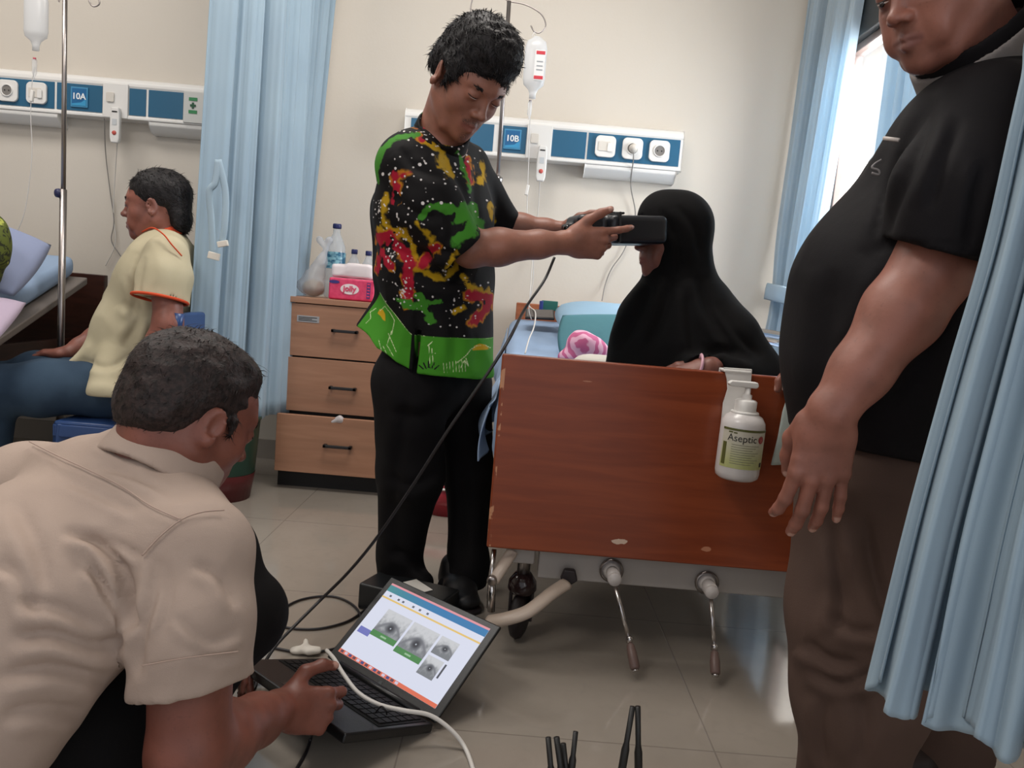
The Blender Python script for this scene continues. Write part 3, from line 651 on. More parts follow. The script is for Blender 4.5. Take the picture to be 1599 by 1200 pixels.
MB().prism(pts, .02, TR((kb[0], 1.765, kb[2]))).build('knob', rubber, bed, bevel=.004, seg=3)
MB().tube([(kb[0], 1.79, kb[2]), (kb[0], 1.81, kb[2])], .008, 10).build('knob_stem', steel, bed, smooth=True)
# mattress (flat part, raised back) under a sheet
def mattress():
    pts = [(1.80, .60), (2.75, .60), (3.36, .735)]; g = []
    ys = np.linspace(1.80, 3.38, 60); top = np.interp(ys, [1.8, 2.65, 3.38], [.60, .60, .745]); bot = np.interp(ys, [1.8, 2.65, 3.38], [.435, .435, .60])
    V = []
    for y, t_, b_ in zip(ys, top, bot):
        ring = []
        for (x, z) in rrect(BX1-BX0-.02, t_-b_, .045, 6): ring.append([(BX0+BX1)/2-.015+x, y, (t_+b_)/2+z+.004*math.sin(9*x+14*y)])
        V.append(ring)
    V = A(V); n = V.shape[1]; Fc = [(i*n+k, (i+1)*n+k, (i+1)*n+(k+1) % n, i*n+(k+1) % n) for i in range(len(ys)-1) for k in range(n)]+[tuple(range(n)), tuple((len(ys)-1)*n+k for k in range(n))[::-1]]
    o = link('mattress', V.reshape(-1, 3), Fc, sheet_blue, None, True); return tag(o, 'mattress under a pale blue sheet on the bed behind the brown footboard', 'mattress')
mattress()
# overhanging sheet on the near left side
sh = MB(); G = np.zeros((26, 60, 3))
for i in range(26):
    for j in range(60):
        y = 1.82+j/59*1.5; top = np.interp(y, [1.8, 2.65, 3.38], [.60, .60, .745]); t_ = i/25
        G[i, j] = [BX0-.008-.022*math.sin(t_*2.6)*(1+.5*math.sin(13*y))-.012*t_*math.sin(31*y+2)-(.012*math.exp(-((y-1.86)/.08)**2)), y, top-.03-t_*(.125+.02*math.sin(5*y))]
so = sh.grid(G).build('bed_sheet', sheet_blue, smooth=True); so.modifiers.new('thick', 'SOLIDIFY').thickness = .003; tag(so, 'pale blue sheet edge hanging down the left side of the right bed', 'sheet')
def cushion(name, c, h, R, mt, label, cat, pw=2.6, seed=1, parent=None, res=26, puff=1):
    """stuffed rectangular pillow with pinched corners"""
    u = np.linspace(-1, 1, res); V = []; Fc = []; r = np.random.default_rng(seed); a, b = r.uniform(0, 6, 2)
    U, Vv = np.meshgrid(u, u, indexing='ij'); e = np.maximum((1-np.abs(U)**pw)*(1-np.abs(Vv)**pw), 0)**.45
    pin = 1-.07*(1-e); Xx = U*h[0]*(1-.10*Vv**2*(1-np.abs(U)*.3)); Yy = Vv*h[1]*(1-.08*U**2)
    wr = .06*np.sin(5*U+3*Vv+a)*e+.05*np.sin(8*Vv-4*U+b)*e
    top = np.stack([Xx, Yy, h[2]*(e+wr*.5)], -1); bt = np.stack([Xx, Yy, -h[2]*(e*.8)], -1)
    V = np.concatenate([top.reshape(-1, 3), bt.reshape(-1, 3)])@A(R)[:3, :3].T+A(c); n = res; N0 = n*n
    for i in range(n-1):
        for j in range(n-1):
            q = (i*n+j, (i+1)*n+j, (i+1)*n+j+1, i*n+j+1); Fc.append(q); Fc.append(tuple(N0+k for k in q[::-1]))
    bm = bmesh.new(); vs = [bm.verts.new(v) for v in V]; [bm.faces.new([vs[k] for k in f]) for f in Fc]; bmesh.ops.remove_doubles(bm, verts=bm.verts, dist=.0012)
    V = [list(v.co) for v in bm.verts]; bm.verts.index_update(); Fc = [tuple(v.index for v in f.verts) for f in bm.faces]; bm.free()
    o = link(name, V, Fc, mt, parent, True)
    if parent is None: tag(o, label, cat)
    return o
pc = at(925, 500, 3.1); cushion('pillow', (pc[0]+.12, 3.12, .772), (.27, .17, .062), euler(14, 0, 2), mat('pillow_blue', (138, 168, 190), .85, bump=.003, bscale=20), 'pale blue pillow on the raised head end of the bed', 'pillow')
tc = at(915, 525, 2.8); cushion('folded_cloth', (tc[0]+.10, 2.86, .725), (.20, .10, .018), euler(52, -4, -6), mat('teal_cloth', (76, 126, 136), .85, bump=.003, bscale=25), 'teal cloth bundle leaning on the pillow beside the woman', 'cloth')
def rose_mat():
    t = NT('rose_print'); tc_ = t.coords(); mp = t.n('ShaderNodeMapping'); mp.inputs['Location'].default_value = (.005, .03, -.07); t.l(tc_, mp.inputs[0])
    w = t.n('ShaderNodeTexWave', wave_type='RINGS', rings_direction='SPHERICAL', i_Scale=13, i_Distortion=7, i_Detail=2); w.inputs['Detail Scale'].default_value = 1.2; t.l(mp.outputs[0], w.inputs[0])
    c = t.mix(t.ss(w.outputs[0], .35, .6), lin((196, 96, 140)), lin((230, 176, 200))); t.l(c, t.b.inputs['Base Color']); t.b.inputs['Roughness'].default_value = .8; return t.m
rc = at(910, 536, 2.6); S_ = S(); S_.ell(rc+A([.0, .0, -.01]), (.058, .05, .052), euler(0, 20, 0)); S_.ell(rc+A([.035, .0, -.03]), (.06, .04, .05), k=.02); S_.ell(rc+A([-.03, 0, -.05]), (.05, .04, .03), k=.02)
S_.disp = folds(5, .004, 60); tag(S_.build('rose_blanket', rose_mat(), None, .004), 'bundled pink blanket with a rose print beside the woman in black', 'blanket')
wc = at(915, 553, 2.4); S_ = S(); S_.ell(wc+A([.02, 0, -.03]), (.06, .05, .03)); S_.ell(wc+A([.08, 0, -.03]), (.06, .05, .028), k=.02); S_.disp = folds(6, .004, 60); tag(S_.build('crumpled_tissue', mat('cream_cloth', (206, 200, 190), .85), None, .005), 'crumpled cream cloth on the bed just above the footboard', 'cloth')
tb_ = thing('tablet', 'black tablet lying at the head of the bed beside the pillow', 'tablet', at(842, 492, 3.2))
Mt = TR(at(843, 491, 3.2), unit(at(866, 493, 3.2)-at(818, 491, 3.2)), (0, .95, .3), (0, -.3, .95))
MB().box((-.06, -.055, -.006), (.06, .055, .004), Mt).build('tablet_body', black_plastic, tb_, bevel=.003); MB().box((-.054, -.049, .004), (.054, .049, .005), Mt).build('tablet_screen', mat('grey_screen', (70, 64, 62), .25), tb_)
gb = at(858, 478, 3.33); tag(MB().box((-.035, -.02, -.02), (.035, .02, .022), TR(gb)).build('small_box', mat('dark_green_box', (30, 92, 84), .5), bevel=.003), 'small dark green box standing against the headboard', 'box')
gb = at(845, 478, 3.32); tag(MB().box((-.008, -.02, -.02), (.008, .012, .022), TR(gb)).build('small_box', mat('navy_box', (34, 52, 120), .5), bevel=.003), 'small navy blue box beside the dark green box at the headboard', 'box')
# grey-green towel draped over the board behind the standing man
tw = MB(); G = np.zeros((30, 24, 3)); 
for i in range(30):
    for j in range(24):
        s_ = i/29; u_ = j/23; x = at(1222-8*s_*2, 600, 1.74)[0]-.012*s_+u_*.13; lft = at(np.interp(s_, [0, .15, .4, .7, 1], [1236, 1234, 1222, 1214, 1204]), np.interp(s_, [0, 1], [588, 726]), 1.725)
        G[i, j] = [lft[0]+u_*.12, 1.727-.008*math.sin(u_*9+s_*2)*s_, lft[2]]
G2 = G[:6][::-1].copy(); G2[:, :, 1] = 1.79; G2[:, :, 2] = G[:6][::-1][:, :, 2]; cap_ = (G[:1]+G2[-1:])/2; cap_[:, :, 2] = .716
Gt = np.concatenate([G2, cap_, G]); to = tw.grid(Gt).build('towel', mat('grey_green_cloth', (176, 186, 180), .9), smooth=True); to.modifiers.new('thick', 'SOLIDIFY').thickness = .004; tag(to, 'pale grey green cloth draped over the footboard beside the hand sanitiser', 'towel')
# sanitiser bottle on a white hanger
sbt = thing('hand_sanitiser', 'white pump bottle of hand sanitiser hanging on the brown footboard', 'bottle', at(1152, 745, 1.70))
bc = at(1157, 690, 1.70); bc0 = at(1148, 748, 1.70); ax_ = unit(at(1163, 640, 1.70)-at(1150, 735, 1.70)); 
Rb = TR(at(1149, 747, 1.70), unit(np.cross([0, 1, 0], ax_)), (0, 1, 0), ax_)
rb = .0485
tr_pl = mat('milky_plastic', (206, 202, 200), .25)
MB().lathe([(.0, 0), (rb*.8, .0), (rb*.96, .006), (rb, .016), (rb, .118), (rb*.97, .13), (rb*.82, .142), (rb*.5, .152), (.021, .156), (.0, .156)], 40, Rb, caps=False).build('bottle', tr_pl, sbt, smooth=True)
MB().lathe([(.024, .152), (.024, .176), (.02, .179), (.011, .181), (.011, .19), (.0065, .192), (.0065, .212), (.0, .212)], 30, Rb, caps=False).build('pump_collar', white_plastic, sbt, smooth=True)
MB().prism([(-.04, .206), (.018, .206), (.022, .212), (.018, .22), (-.04, .219), (-.047, .212)], .018, Rb@TR((0, -.009, 0))).build('pump_head', white_plastic, sbt, bevel=.003)
def cyl_warp(r, z0=0):
    def f(V):
        a = V[:, 0]/r; return np.stack([(r-V[:, 1])*np.sin(a), -(r-V[:, 1])*np.cos(a), V[:, 2]], 1)
    return f
def cyl_patch(name, x0, x1, z0, z1, r, mt, parent, M):
    G = np.zeros((2, 30, 3))
    for j, x in enumerate(np.linspace(x0, x1, 30)):
        for i, z in enumerate((z0, z1)): G[i, j] = [r*math.sin(x/r), -r*math.cos(x/r), z]
    G = G@A(M)[:3, :3].T+A(M)[:3, 3]; return MB().grid(G).build(name, mt, parent, smooth=True)
def lab_mat():
    t = NT('sanitiser_label'); v = t.coords(); sx = t.n('ShaderNodeSeparateXYZ'); t.l(v, sx.inputs[0])
    c = t.mix(t.ss(sx.outputs[2], .03, .1), lin((176, 180, 120)), lin((196, 192, 176))); t.l(c, t.b.inputs['Base Color']); t.b.inputs['Roughness'].default_value = .4; return t.m
lb = cyl_patch('label', -.060, .062, .030, .118, rb+.0006, lab_mat(), sbt, Rb)
olive = mat('olive_print', (86, 88, 40), .5); dkp = mat('dark_print', (44, 42, 38), .5)
cyl_patch('band', -.060, .062, .113, .118, rb+.0011, olive, sbt, Rb)
cyl_patch('side_mark', -.056, -.046, .036, .086, rb+.0011, olive, sbt, Rb); cyl_patch('code_mark', .04, .05, .036, .046, rb+.0011, dkp, sbt, Rb)
wp = cyl_warp(rb+.0012)
def lab_text(name, s, size, x, z, mt): 
    text(name, s, size, Rb, mt, sbt, .0002, warp=lambda V: wp(np.stack([V[:, 0]+x, V[:, 1], V[:, 2]+z], 1)))
def red_disc():
    c0 = .034; V = [[c0, 0, .097]]+[[c0+.0085*math.cos(a), 0, .097+.0085*math.sin(a)] for a in np.linspace(0, 2*math.pi, 25)[:-1]]; V = cyl_warp(rb+.0012)(A(V))@Rb[:3, :3].T+Rb[:3, 3]
    link('red_disc', V, [(0, i+1, (i+1) % 24+1) for i in range(24)], mat('red_disc', (150, 40, 42), .5), sbt, True)
lab_text('lettering', 'Aseptic', .022, -.012, .097, dkp); cyl_patch('small_mark', -.044, -.034, .108, .111, rb+.0011, olive, sbt, Rb); cyl_patch('small_mark', -.032, -.024, .107, .110, rb+.0011, olive, sbt, Rb); text('red_dot', '\u25cf', .001, Rb, olive, sbt) if False else red_disc()
cyl_patch('disc_mark', .033, .0352, .092, .099, rb+.0016, mat('disc_mark', (196, 110, 100), .5), sbt, Rb)
for k in range(9): cyl_patch('text_line', -.034, .03-(k % 3)*.008, .082-k*.0052, .0832-k*.0052, rb+.0011, mat('grey_text', (128, 128, 110), .5), sbt, Rb)
hx = at(1150, 582, FBY)
hg = thing('bottle_hanger', 'white plastic hanger hooked over the footboard holding the sanitiser bottle', 'hanger', at(1150, 600, 1.74))
e0 = at(1130, 574, 1.745); e1 = at(1170, 578, 1.745)
MB().box((e0[0], 1.735, .710), (e1[0]+.003, 1.785, .716)).box((e0[0], 1.779, .66), (e1[0], 1.785, .713)).build('hook', white_plastic, hg, bevel=.002)
Lp = [(1130, 574), (1174, 577), (1172, 600), (1166, 612), (1176, 640), (1180, 655), (1150, 660), (1134, 690), (1126, 690), (1122, 700), (1129, 630), (1136, 608), (1135, 592)]
q = [at(x, y, 1.742) for x, y in Lp]; n = len(q); V = [p+A([0, -.003, 0]) for p in q]+[p+A([0, .004, 0]) for p in q]
link('back_plate', V, [tuple(range(n)), tuple(range(2*n-1, n-1, -1))]+[(i, i+n, (i+1) % n+n, (i+1) % n) for i in range(n)], white_plastic, hg, False, bevel=.001)
G = []
for a in np.linspace(-.3, math.pi+.3, 24): G.append(Rb[:3, :3]@A([.027*math.cos(a), -.027*math.sin(a), .150])+Rb[:3, 3])
MB().tube(A(G), .004, 8).build('neck_ring', white_plastic, hg, smooth=True)
# ================================================================ DRAWER CABINET
ns = thing('drawer_cabinet', 'light wood bedside cabinet with three drawers behind the batik shirt man', 'cabinet', (-.70, 3.26, 0))
NX0, NX1 = -.915, -.47
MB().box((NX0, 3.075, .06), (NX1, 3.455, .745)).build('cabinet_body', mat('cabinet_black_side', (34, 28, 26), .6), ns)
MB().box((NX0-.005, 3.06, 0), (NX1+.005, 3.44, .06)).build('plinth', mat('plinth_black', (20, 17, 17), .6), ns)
MB().box((NX0-.004, 3.045, .745), (NX1+.008, 3.46, .768)).build('cabinet_top', drawer_wood, ns, bevel=.002)
for z0, z1, yo, hx_ in ((.534, .742, 0, (518, 559, 517)), (.312, .527, -.005, (514, 556, 606)), (.075, .305, -.06, (505, 549, 697))):
    d = MB().box((NX0, 3.052+yo, z0), (NX1, 3.075+yo, z1)).build('drawer', drawer_wood, ns, bevel=.0015)
    if yo < -.02: MB().box((NX0+.02, 3.075+yo, z0+.02), (NX1-.02, 3.1, z1-.03)).build('drawer_box', mat('drawer_inside', (60, 50, 44), .7), d)
    a = at(hx_[0], hx_[2], 3.04+yo); b = at(hx_[1], hx_[2]+2, 3.04+yo); zc = (a[2]+b[2])/2
    MB().box((a[0], 3.025+yo, zc-.006), (b[0], 3.034+yo, zc+.006)).box((a[0], 3.025+yo, zc-.006), (a[0]+.012, 3.052+yo, zc+.006)).box((b[0]-.012, 3.025+yo, zc-.006), (b[0], 3.052+yo, zc+.006)).build('drawer_handle', black_plastic, d, bevel=.002)
a = at(464, 492, 3.05); b = at(498, 505, 3.05)
lbp = MB().box((a[0], 3.0505, b[2]), (b[0], 3.0525, a[2])).build('inventory_label', mat('grey_label', (158, 158, 160), .4), ns)
for k, q_ in enumerate((.26, .5, .74)): MB().box((a[0]+.006, 3.0498, b[2]+(a[2]-b[2])*q_-.0015), (b[0]-.008-.02*(k % 2), 3.0506, b[2]+(a[2]-b[2])*q_+.0015)).build('print_line', dkp, lbp)
S_ = S(); pz = at(531, 655, 3.0); S_.cap(pz+A([-.03, 0, -.012]), pz+A([0, .0, 0]), .010, .012); S_.cap(pz, pz+A([.03, .01, -.012]), .012, .008); S_.cap(pz+A([0, .01, -.01]), pz+A([.01, .03, -.02]), .012, .01); S_.disp = folds(3, .003, 90)
tag(S_.build('plastic_bag', mat('white_film', (196, 190, 190), .4), None, .003), 'crumpled white plastic bag sticking out of the bottom drawer', 'bag')
# things on the cabinet
TZ = .768
glassy = mat('clear_pet', (205, 214, 222), .1, alpha=.38)
def bottle(x, y, h, r, label, wrap=None, cat='water bottle'):
    t = thing('water_bottle', label, cat, (x, y, TZ), 'water bottles on the cabinet')
    pr = [(r*.6, 0), (r*.92, .004), (r, .012), (r, h*.22), (r*.94, h*.24), (r, h*.27), (r, h*.62), (r*.93, h*.70), (r*.62, h*.80), (r*.38, h*.87), (r*.36, h*.93)]
    MB().lathe([(0, .004)]+pr, 28, TR((x, y, TZ)), caps=False).build('bottle', glassy, t, smooth=True)
    MB().lathe([(0, h), (r*.40, h), (r*.44, h-.004), (r*.44, h-.018), (r*.40, h-.02)], 20, TR((x, y, TZ)), caps=False).build('cap', mat('navy_cap', (34, 40, 92), .4), t, smooth=True)
    if wrap: MB().lathe([(r+.0008, h*.40), (r+.0012, h*.62)], 28, TR((x, y, TZ)), caps=False).build('wrap_label', wrap, t, smooth=True)
    return t
def aqua_mat():
    t = NT('bottle_label_blue'); f = t.noise(26, 3, coord=(1, 1, 1.8)); c = t.mix(t.ss(f, .42, .56), lin((34, 96, 128)), lin((140, 190, 204))); t.l(c, t.b.inputs['Base Color']); t.b.inputs['Roughness'].default_value = .3; return t.m
p = at(520, 440, 3.30); bottle(p[0], 3.32, .315, .042, 'large clear water bottle with blue label on the drawer cabinet', aqua_mat())
p = at(548, 440, 3.28); bottle(p[0]-.005, 3.34, .215, .031, 'small clear water bottle with navy cap, left one behind the tissues')
p = at(572, 440, 3.28); bottle(p[0]-.005, 3.32, .212, .031, 'small clear water bottle with navy cap, right one behind the tissues')
tp = thing('tissue_pack', 'pink pack of facial tissues on the drawer cabinet', 'tissue pack', at(548, 450, 3.12))
a = at(513, 466, 3.10); b = at(584, 468, 3.10)
pink = mat('pink_print', (206, 44, 92), .4, rgb2=(220, 66, 108), nscale=60)
MB().box((a[0], 3.09, TZ+.001), (b[0], 3.19, TZ+.088)).build('pack', pink, tp, bevel=.008, seg=3)
ovc = at(546, 452, 3.088); nv = mat('navy_print', (52, 42, 118), .4); wl = mat('white_print', (232, 222, 224), .4)
MB().prism([(.038*math.cos(a_)*.98, .021*math.sin(a_)) for a_ in np.linspace(0, 2*math.pi, 33)[:-1]], .001, TR((ovc[0], 3.088, ovc[2]))).build('oval_mark', wl, tp)
text('lettering', 'jolly', .031, TR((ovc[0], 3.0865, ovc[2]+.001)), pink, tp, .0004, bold=.001)
oc = at(522, 440, 3.088); MB().prism([(.021*math.cos(a_), .0065*math.sin(a_)) for a_ in np.linspace(0, 2*math.pi, 25)[:-1]], .001, TR((oc[0], 3.088, oc[2]))).build('oval_mark', nv, tp)
oc = at(576, 455, 3.088); MB().box((oc[0]-.009, 3.0875, oc[2]-.03), (oc[0]+.005, 3.0892, oc[2]+.032)).build('side_mark', nv, tp)
for k in range(5): MB().box((oc[0]-.007, 3.0865, oc[2]-.025+k*.012), (oc[0]+.003, 3.088, oc[2]-.019+k*.012)).build('side_mark', pink, tp)
a = at(519, 430, 3.13); b = at(584, 430, 3.13)
S_ = S(); S_.box(((a[0]+b[0])/2, 3.15, TZ+.117), ((b[0]-a[0])/2, .05, .027), r=.012); S_.box((a[0]+.105, 3.15, TZ+.128), (.05, .05, .022), r=.01); S_.disp = folds(9, .002, 60)
tag(S_.build('tissue_bag', mat('translucent_tissue_bag', (226, 216, 218), .4), None, .005), 'open white tissue packet lying on top of the pink pack', 'tissue pack')
# knotted clear bag
film = mat('clear_film_bag', (196, 202, 210), .2, alpha=.42, bump=.004, bscale=22)
bg_ = thing('plastic_bag', 'knotted clear plastic bag of food on the drawer cabinet', 'bag', at(488, 458, 3.15))
S_ = S(); c = at(487, 436, 3.17); S_.ell((c[0], 3.17, TZ+.045), (.060, .05, .044)); S_.chain([(c[0]+.01, 3.17, TZ+.08), (c[0]+.035, 3.17, TZ+.15), (c[0]+.052, 3.17, TZ+.20)], [.045, .02, .006], k=.02); S_.chain([(c[0]+.052, 3.17, TZ+.20), (c[0]+.06, 3.17, TZ+.235)], [.006, .016], k=.006); S_.chain([(c[0]+.052, 3.17, TZ+.20), (c[0]+.025, 3.17, TZ+.235)], [.006, .014], k=.006); S_.disp = folds(12, .005, 60)
S_.build('bag', film, bg_, .004)
S_ = S(); S_.ell((c[0]+.008, 3.17, TZ+.038), (.042, .036, .032)); S_.disp = folds(14, .006, 120); S_.build('food', mat('beige_food', (186, 166, 140), .7), bg_, .003)
# red basin on the floor behind the legs and bin by the curtain
rb_ = at(692, 780, 2.9); fz = atz(694, 808, 0); t = thing('red_bucket', 'red plastic bucket on the floor behind the legs of the batik shirt man', 'bucket', (fz[0], fz[1]+.08, 0))
redp = mat('red_plastic', (160, 40, 54), .35); cx, cy = fz[0], fz[1]+.09
MB().lathe([(.0, .004), (.085, .004), (.088, .0), (.115, .11), (.112, .112), (.083, .008), (0, .008)], 36, TR((cx, cy, 0)), caps=False).build('bucket', redp, t, smooth=True)
MB().lathe([(.112, .108), (.122, .108), (.124, .114), (.112, .116)], 36, TR((cx, cy, 0)), caps=False).build('rim', white_plastic, t, smooth=True)
MB().lathe([(.116, .117), (.10, .16), (0, .175)], 36, TR((cx, cy, 0)), caps=False).build('lid', redp, t, smooth=True)
bn = atz(365, 785, 0); t = thing('waste_bin', 'dark green and red plastic bin on the floor below the privacy curtain', 'bin', (bn[0]-.075, bn[1]+.07, 0))
cx, cy = bn[0]-.075, bn[1]+.07
MB().lathe([(.0, .004), (.10, .004), (.105, 0), (.118, .09), (.12, .10)], 36, TR((cx, cy, 0)), caps=False).build('bin_base', mat('dark_red_plastic', (92, 24, 28), .4), t, smooth=True)
MB().lathe([(.118, .10), (.128, .25), (.131, .30), (.135, .302), (.135, .312), (.126, .312), (.112, .10)], 36, TR((cx, cy, 0)), caps=False).build('bin_body', mat('dark_green_plastic', (26, 54, 42), .4), t, smooth=True)
# ================================================================ LEFT BED
lb_ = thing('hospital_bed', 'dark brown hospital bed with a raised back at the left edge of the room', 'bed', (-2.4, 2.9, 0))
a = at(134, 407, 3.25); b = at(-60, 596, 2.3); X1 = a[0]; W_ = .92
def slab(y0, z0, y1, z1, th, x0, x1, mt, name, par, bev=.02):
    V = [[x, y, z+d] for x in (x0, x1) for (y, z) in ((y0, z0), (y1, z1)) for d in (0, th)]
    return link(name, V, [(0, 1, 3, 2), (4, 6, 7, 5), (0, 4, 5, 1), (2, 3, 7, 6), (0, 2, 6, 4), (1, 5, 7, 3)], mt, par, False, bevel=bev, seg=3)
slope = (a[2]-b[2])/(3.25-2.3)
slab(2.2, a[2]-.10-slope*1.05, 3.25, a[2]-.10, .03, X1-W_, X1+.01, mat('grey_bed_deck', (112, 104, 98), .5), 'back_deck', lb_, .006)
a2 = at(98, 372, 3.2)
MB().box((X1-W_, 3.36, .2), (at(163, 440, 3.36)[0], 3.39, at(163, 430, 3.36)[2])).build('headboard', dark_wood, lb_, bevel=.004)
MB().box((X1-.13, 1.5, .22), (X1-.10, 3.36, .50)).box((X1-W_, 1.5, .22), (X1-W_+.03, 3.36, .5)).build('side_panel', dark_wood, lb_, bevel=.004)
for x_, y_ in ((X1-.12, 3.3), (X1-W_+.05, 3.3), (X1-.12, 1.6), (X1-W_+.05, 1.6)): MB().tube([(x_, y_, 0), (x_, y_, .25)], .018, 12).build('leg', steel, lb_, smooth=True)
mo = slab(2.2, a[2]-.066-slope*1.05, 3.25, a[2]-.066, .085, X1-W_+.02, X1-.04, sheet_blue, 'mattress', None, .03); tag(mo, 'pale blue sheeted mattress sloping up on the left bed', 'mattress')
pc_ = [at(12, 335, 2.78), at(66, 350, 2.80), at(12, 420, 2.62), at(-70, 380, 2.60)]; cen = sum(pc_)/4; ex_ = unit(pc_[1]-pc_[3]); ey_ = unit(np.cross(unit(np.cross(ex_, pc_[0]-pc_[2])), ex_)); ez_ = np.cross(ex_, ey_)
d1 = unit(pc_[1]-pc_[2]); d2 = unit(pc_[0]-pc_[3]+pc_[1]-pc_[2]); n_ = unit(np.cross(pc_[1]-pc_[3], pc_[0]-pc_[2])); u_ = unit(pc_[1]-pc_[2]); v_ = np.cross(n_, u_)
cushion('pillow', at(-22, 398, 2.74), (.15, .17, .045), TR((0, 0, 0), u_, v_, n_), mat('pillow_lilac', (136, 146, 176), .85, bump=.003, bscale=20), 'greyish blue pillow propped on the raised left bed', 'pillow')
pq = at(2, 510, 2.45); cushion('folded_cloth', (pq[0]-.10, 2.45, pq[2]+.005), (.12, .15, .03), euler(30, 0, 8), mat('pale_lilac_cloth', (176, 160, 180), .85, bump=.003, bscale=30), 'pale pink cloth on the left bed at the edge of the frame', 'cloth')
def olive_mat():
    t = NT('olive_print_cloth'); f = t.noise(30, 2, dist=2); c = t.mix(t.ss(f, .42, .5), lin((34, 40, 16)), lin((86, 96, 30))); c = t.mix(t.ss(t.noise(22, 2, coord=(1, 1.2, 1)), .6, .64), c, lin((170, 176, 80))); t.l(c, t.b.inputs['Base Color']); t.b.inputs['Roughness'].default_value = .8; return t.m
pq = at(-2, 378, 2.6); S_ = S(); S_.ell(pq+A([-.04, 0, 0]), (.075, .07, .105), euler(0, -12, 0)); S_.ell(pq+A([-.06, .0, -.09]), (.06, .07, .09), k=.03); S_.disp = folds(21, .005, 50)
tag(S_.build('patient_cloth', olive_mat(), None, .006), 'olive green patterned cloth against the pillow at the left edge', 'blanket')  # cloth bundle standing in for the shoulder of a patient in green

cable('charging_cable', [at(822, 470, 3.39), at(828, 480, 3.3), at(836, 488, 3.15), at(834, 510, 2.95), at(826, 530, 2.75), at(820, 552, 2.55)], .0025, cable_w, 'thin white cable running down the sheet beside the tablet', 50)
# ================================================================ PEOPLE: shared builders
def skin(name, rgb, lip=(128, 72, 66), nail=(196, 156, 142)):
    if name in MATS: return MATS[name]
    t = NT(name); b = t.b; n1 = t.noise(18, 4); dk = tuple(int(c*.86) for c in rgb); c = t.mix(t.ss(n1, .35, .7), lin(rgb), lin(dk))
    c = t.mix(t.math('MULTIPLY', t.ss(t.noise(160, 2), .62, .72), .25), c, lin(tuple(int(c_*.7) for c_ in rgb)))
    c = t.mix(t.attr('lip'), c, lin(lip)); c = t.mix(t.attr('nail'), c, lin(nail)); c = t.mix(t.math('MULTIPLY', t.attr('stubble'), t.ss(t.noise(500, 2), .35, .6)), c, lin((40, 28, 26)))
    t.l(c, b.inputs['Base Color']); b.inputs['Roughness'].default_value = .48; b.inputs['Subsurface Weight'].default_value = .12; b.inputs['Subsurface Radius'].default_value = (.012, .005, .003); b.inputs['Subsurface Scale'].default_value = .6
    t.bump(t.noise(140, 3), .0008, .35); MATS[name] = t.m; return t.m
def hair_mat(name, rgb=(16, 14, 15)):
    if name in MATS: return MATS[name]
    t = NT(name); f = t.noise(120, 3, coord=(1, 1, 1)); c = t.mix(t.ss(f, .35, .65), lin(rgb), lin(tuple(int(c_*1.7)+3 for c_ in rgb))); t.l(c, t.b.inputs['Base Color']); t.b.inputs['Roughness'].default_value = .55; t.b.inputs['Specular IOR Level'].default_value = .3
    t.bump(t.noise(170, 3), .003, .6); MATS[name] = t.m; return t.m
def headM(o, fwd, s=1.0, roll=0, up=(0, 0, 1)):
    y = unit(fwd); z = A(up); z = unit(z-y*(z@y)); x = np.cross(y, z)
    if roll: c, s_ = math.cos(roll), math.sin(roll); x, z = x*c+z*s_, z*c-x*s_
    return TR(o, x, y, z, s)
def head_origin(chin, fwd, s, roll=0):
    M = headM((0, 0, 0), fwd, s, roll); return A(chin)-M[:3, :3]@A([0, .084, -.118])
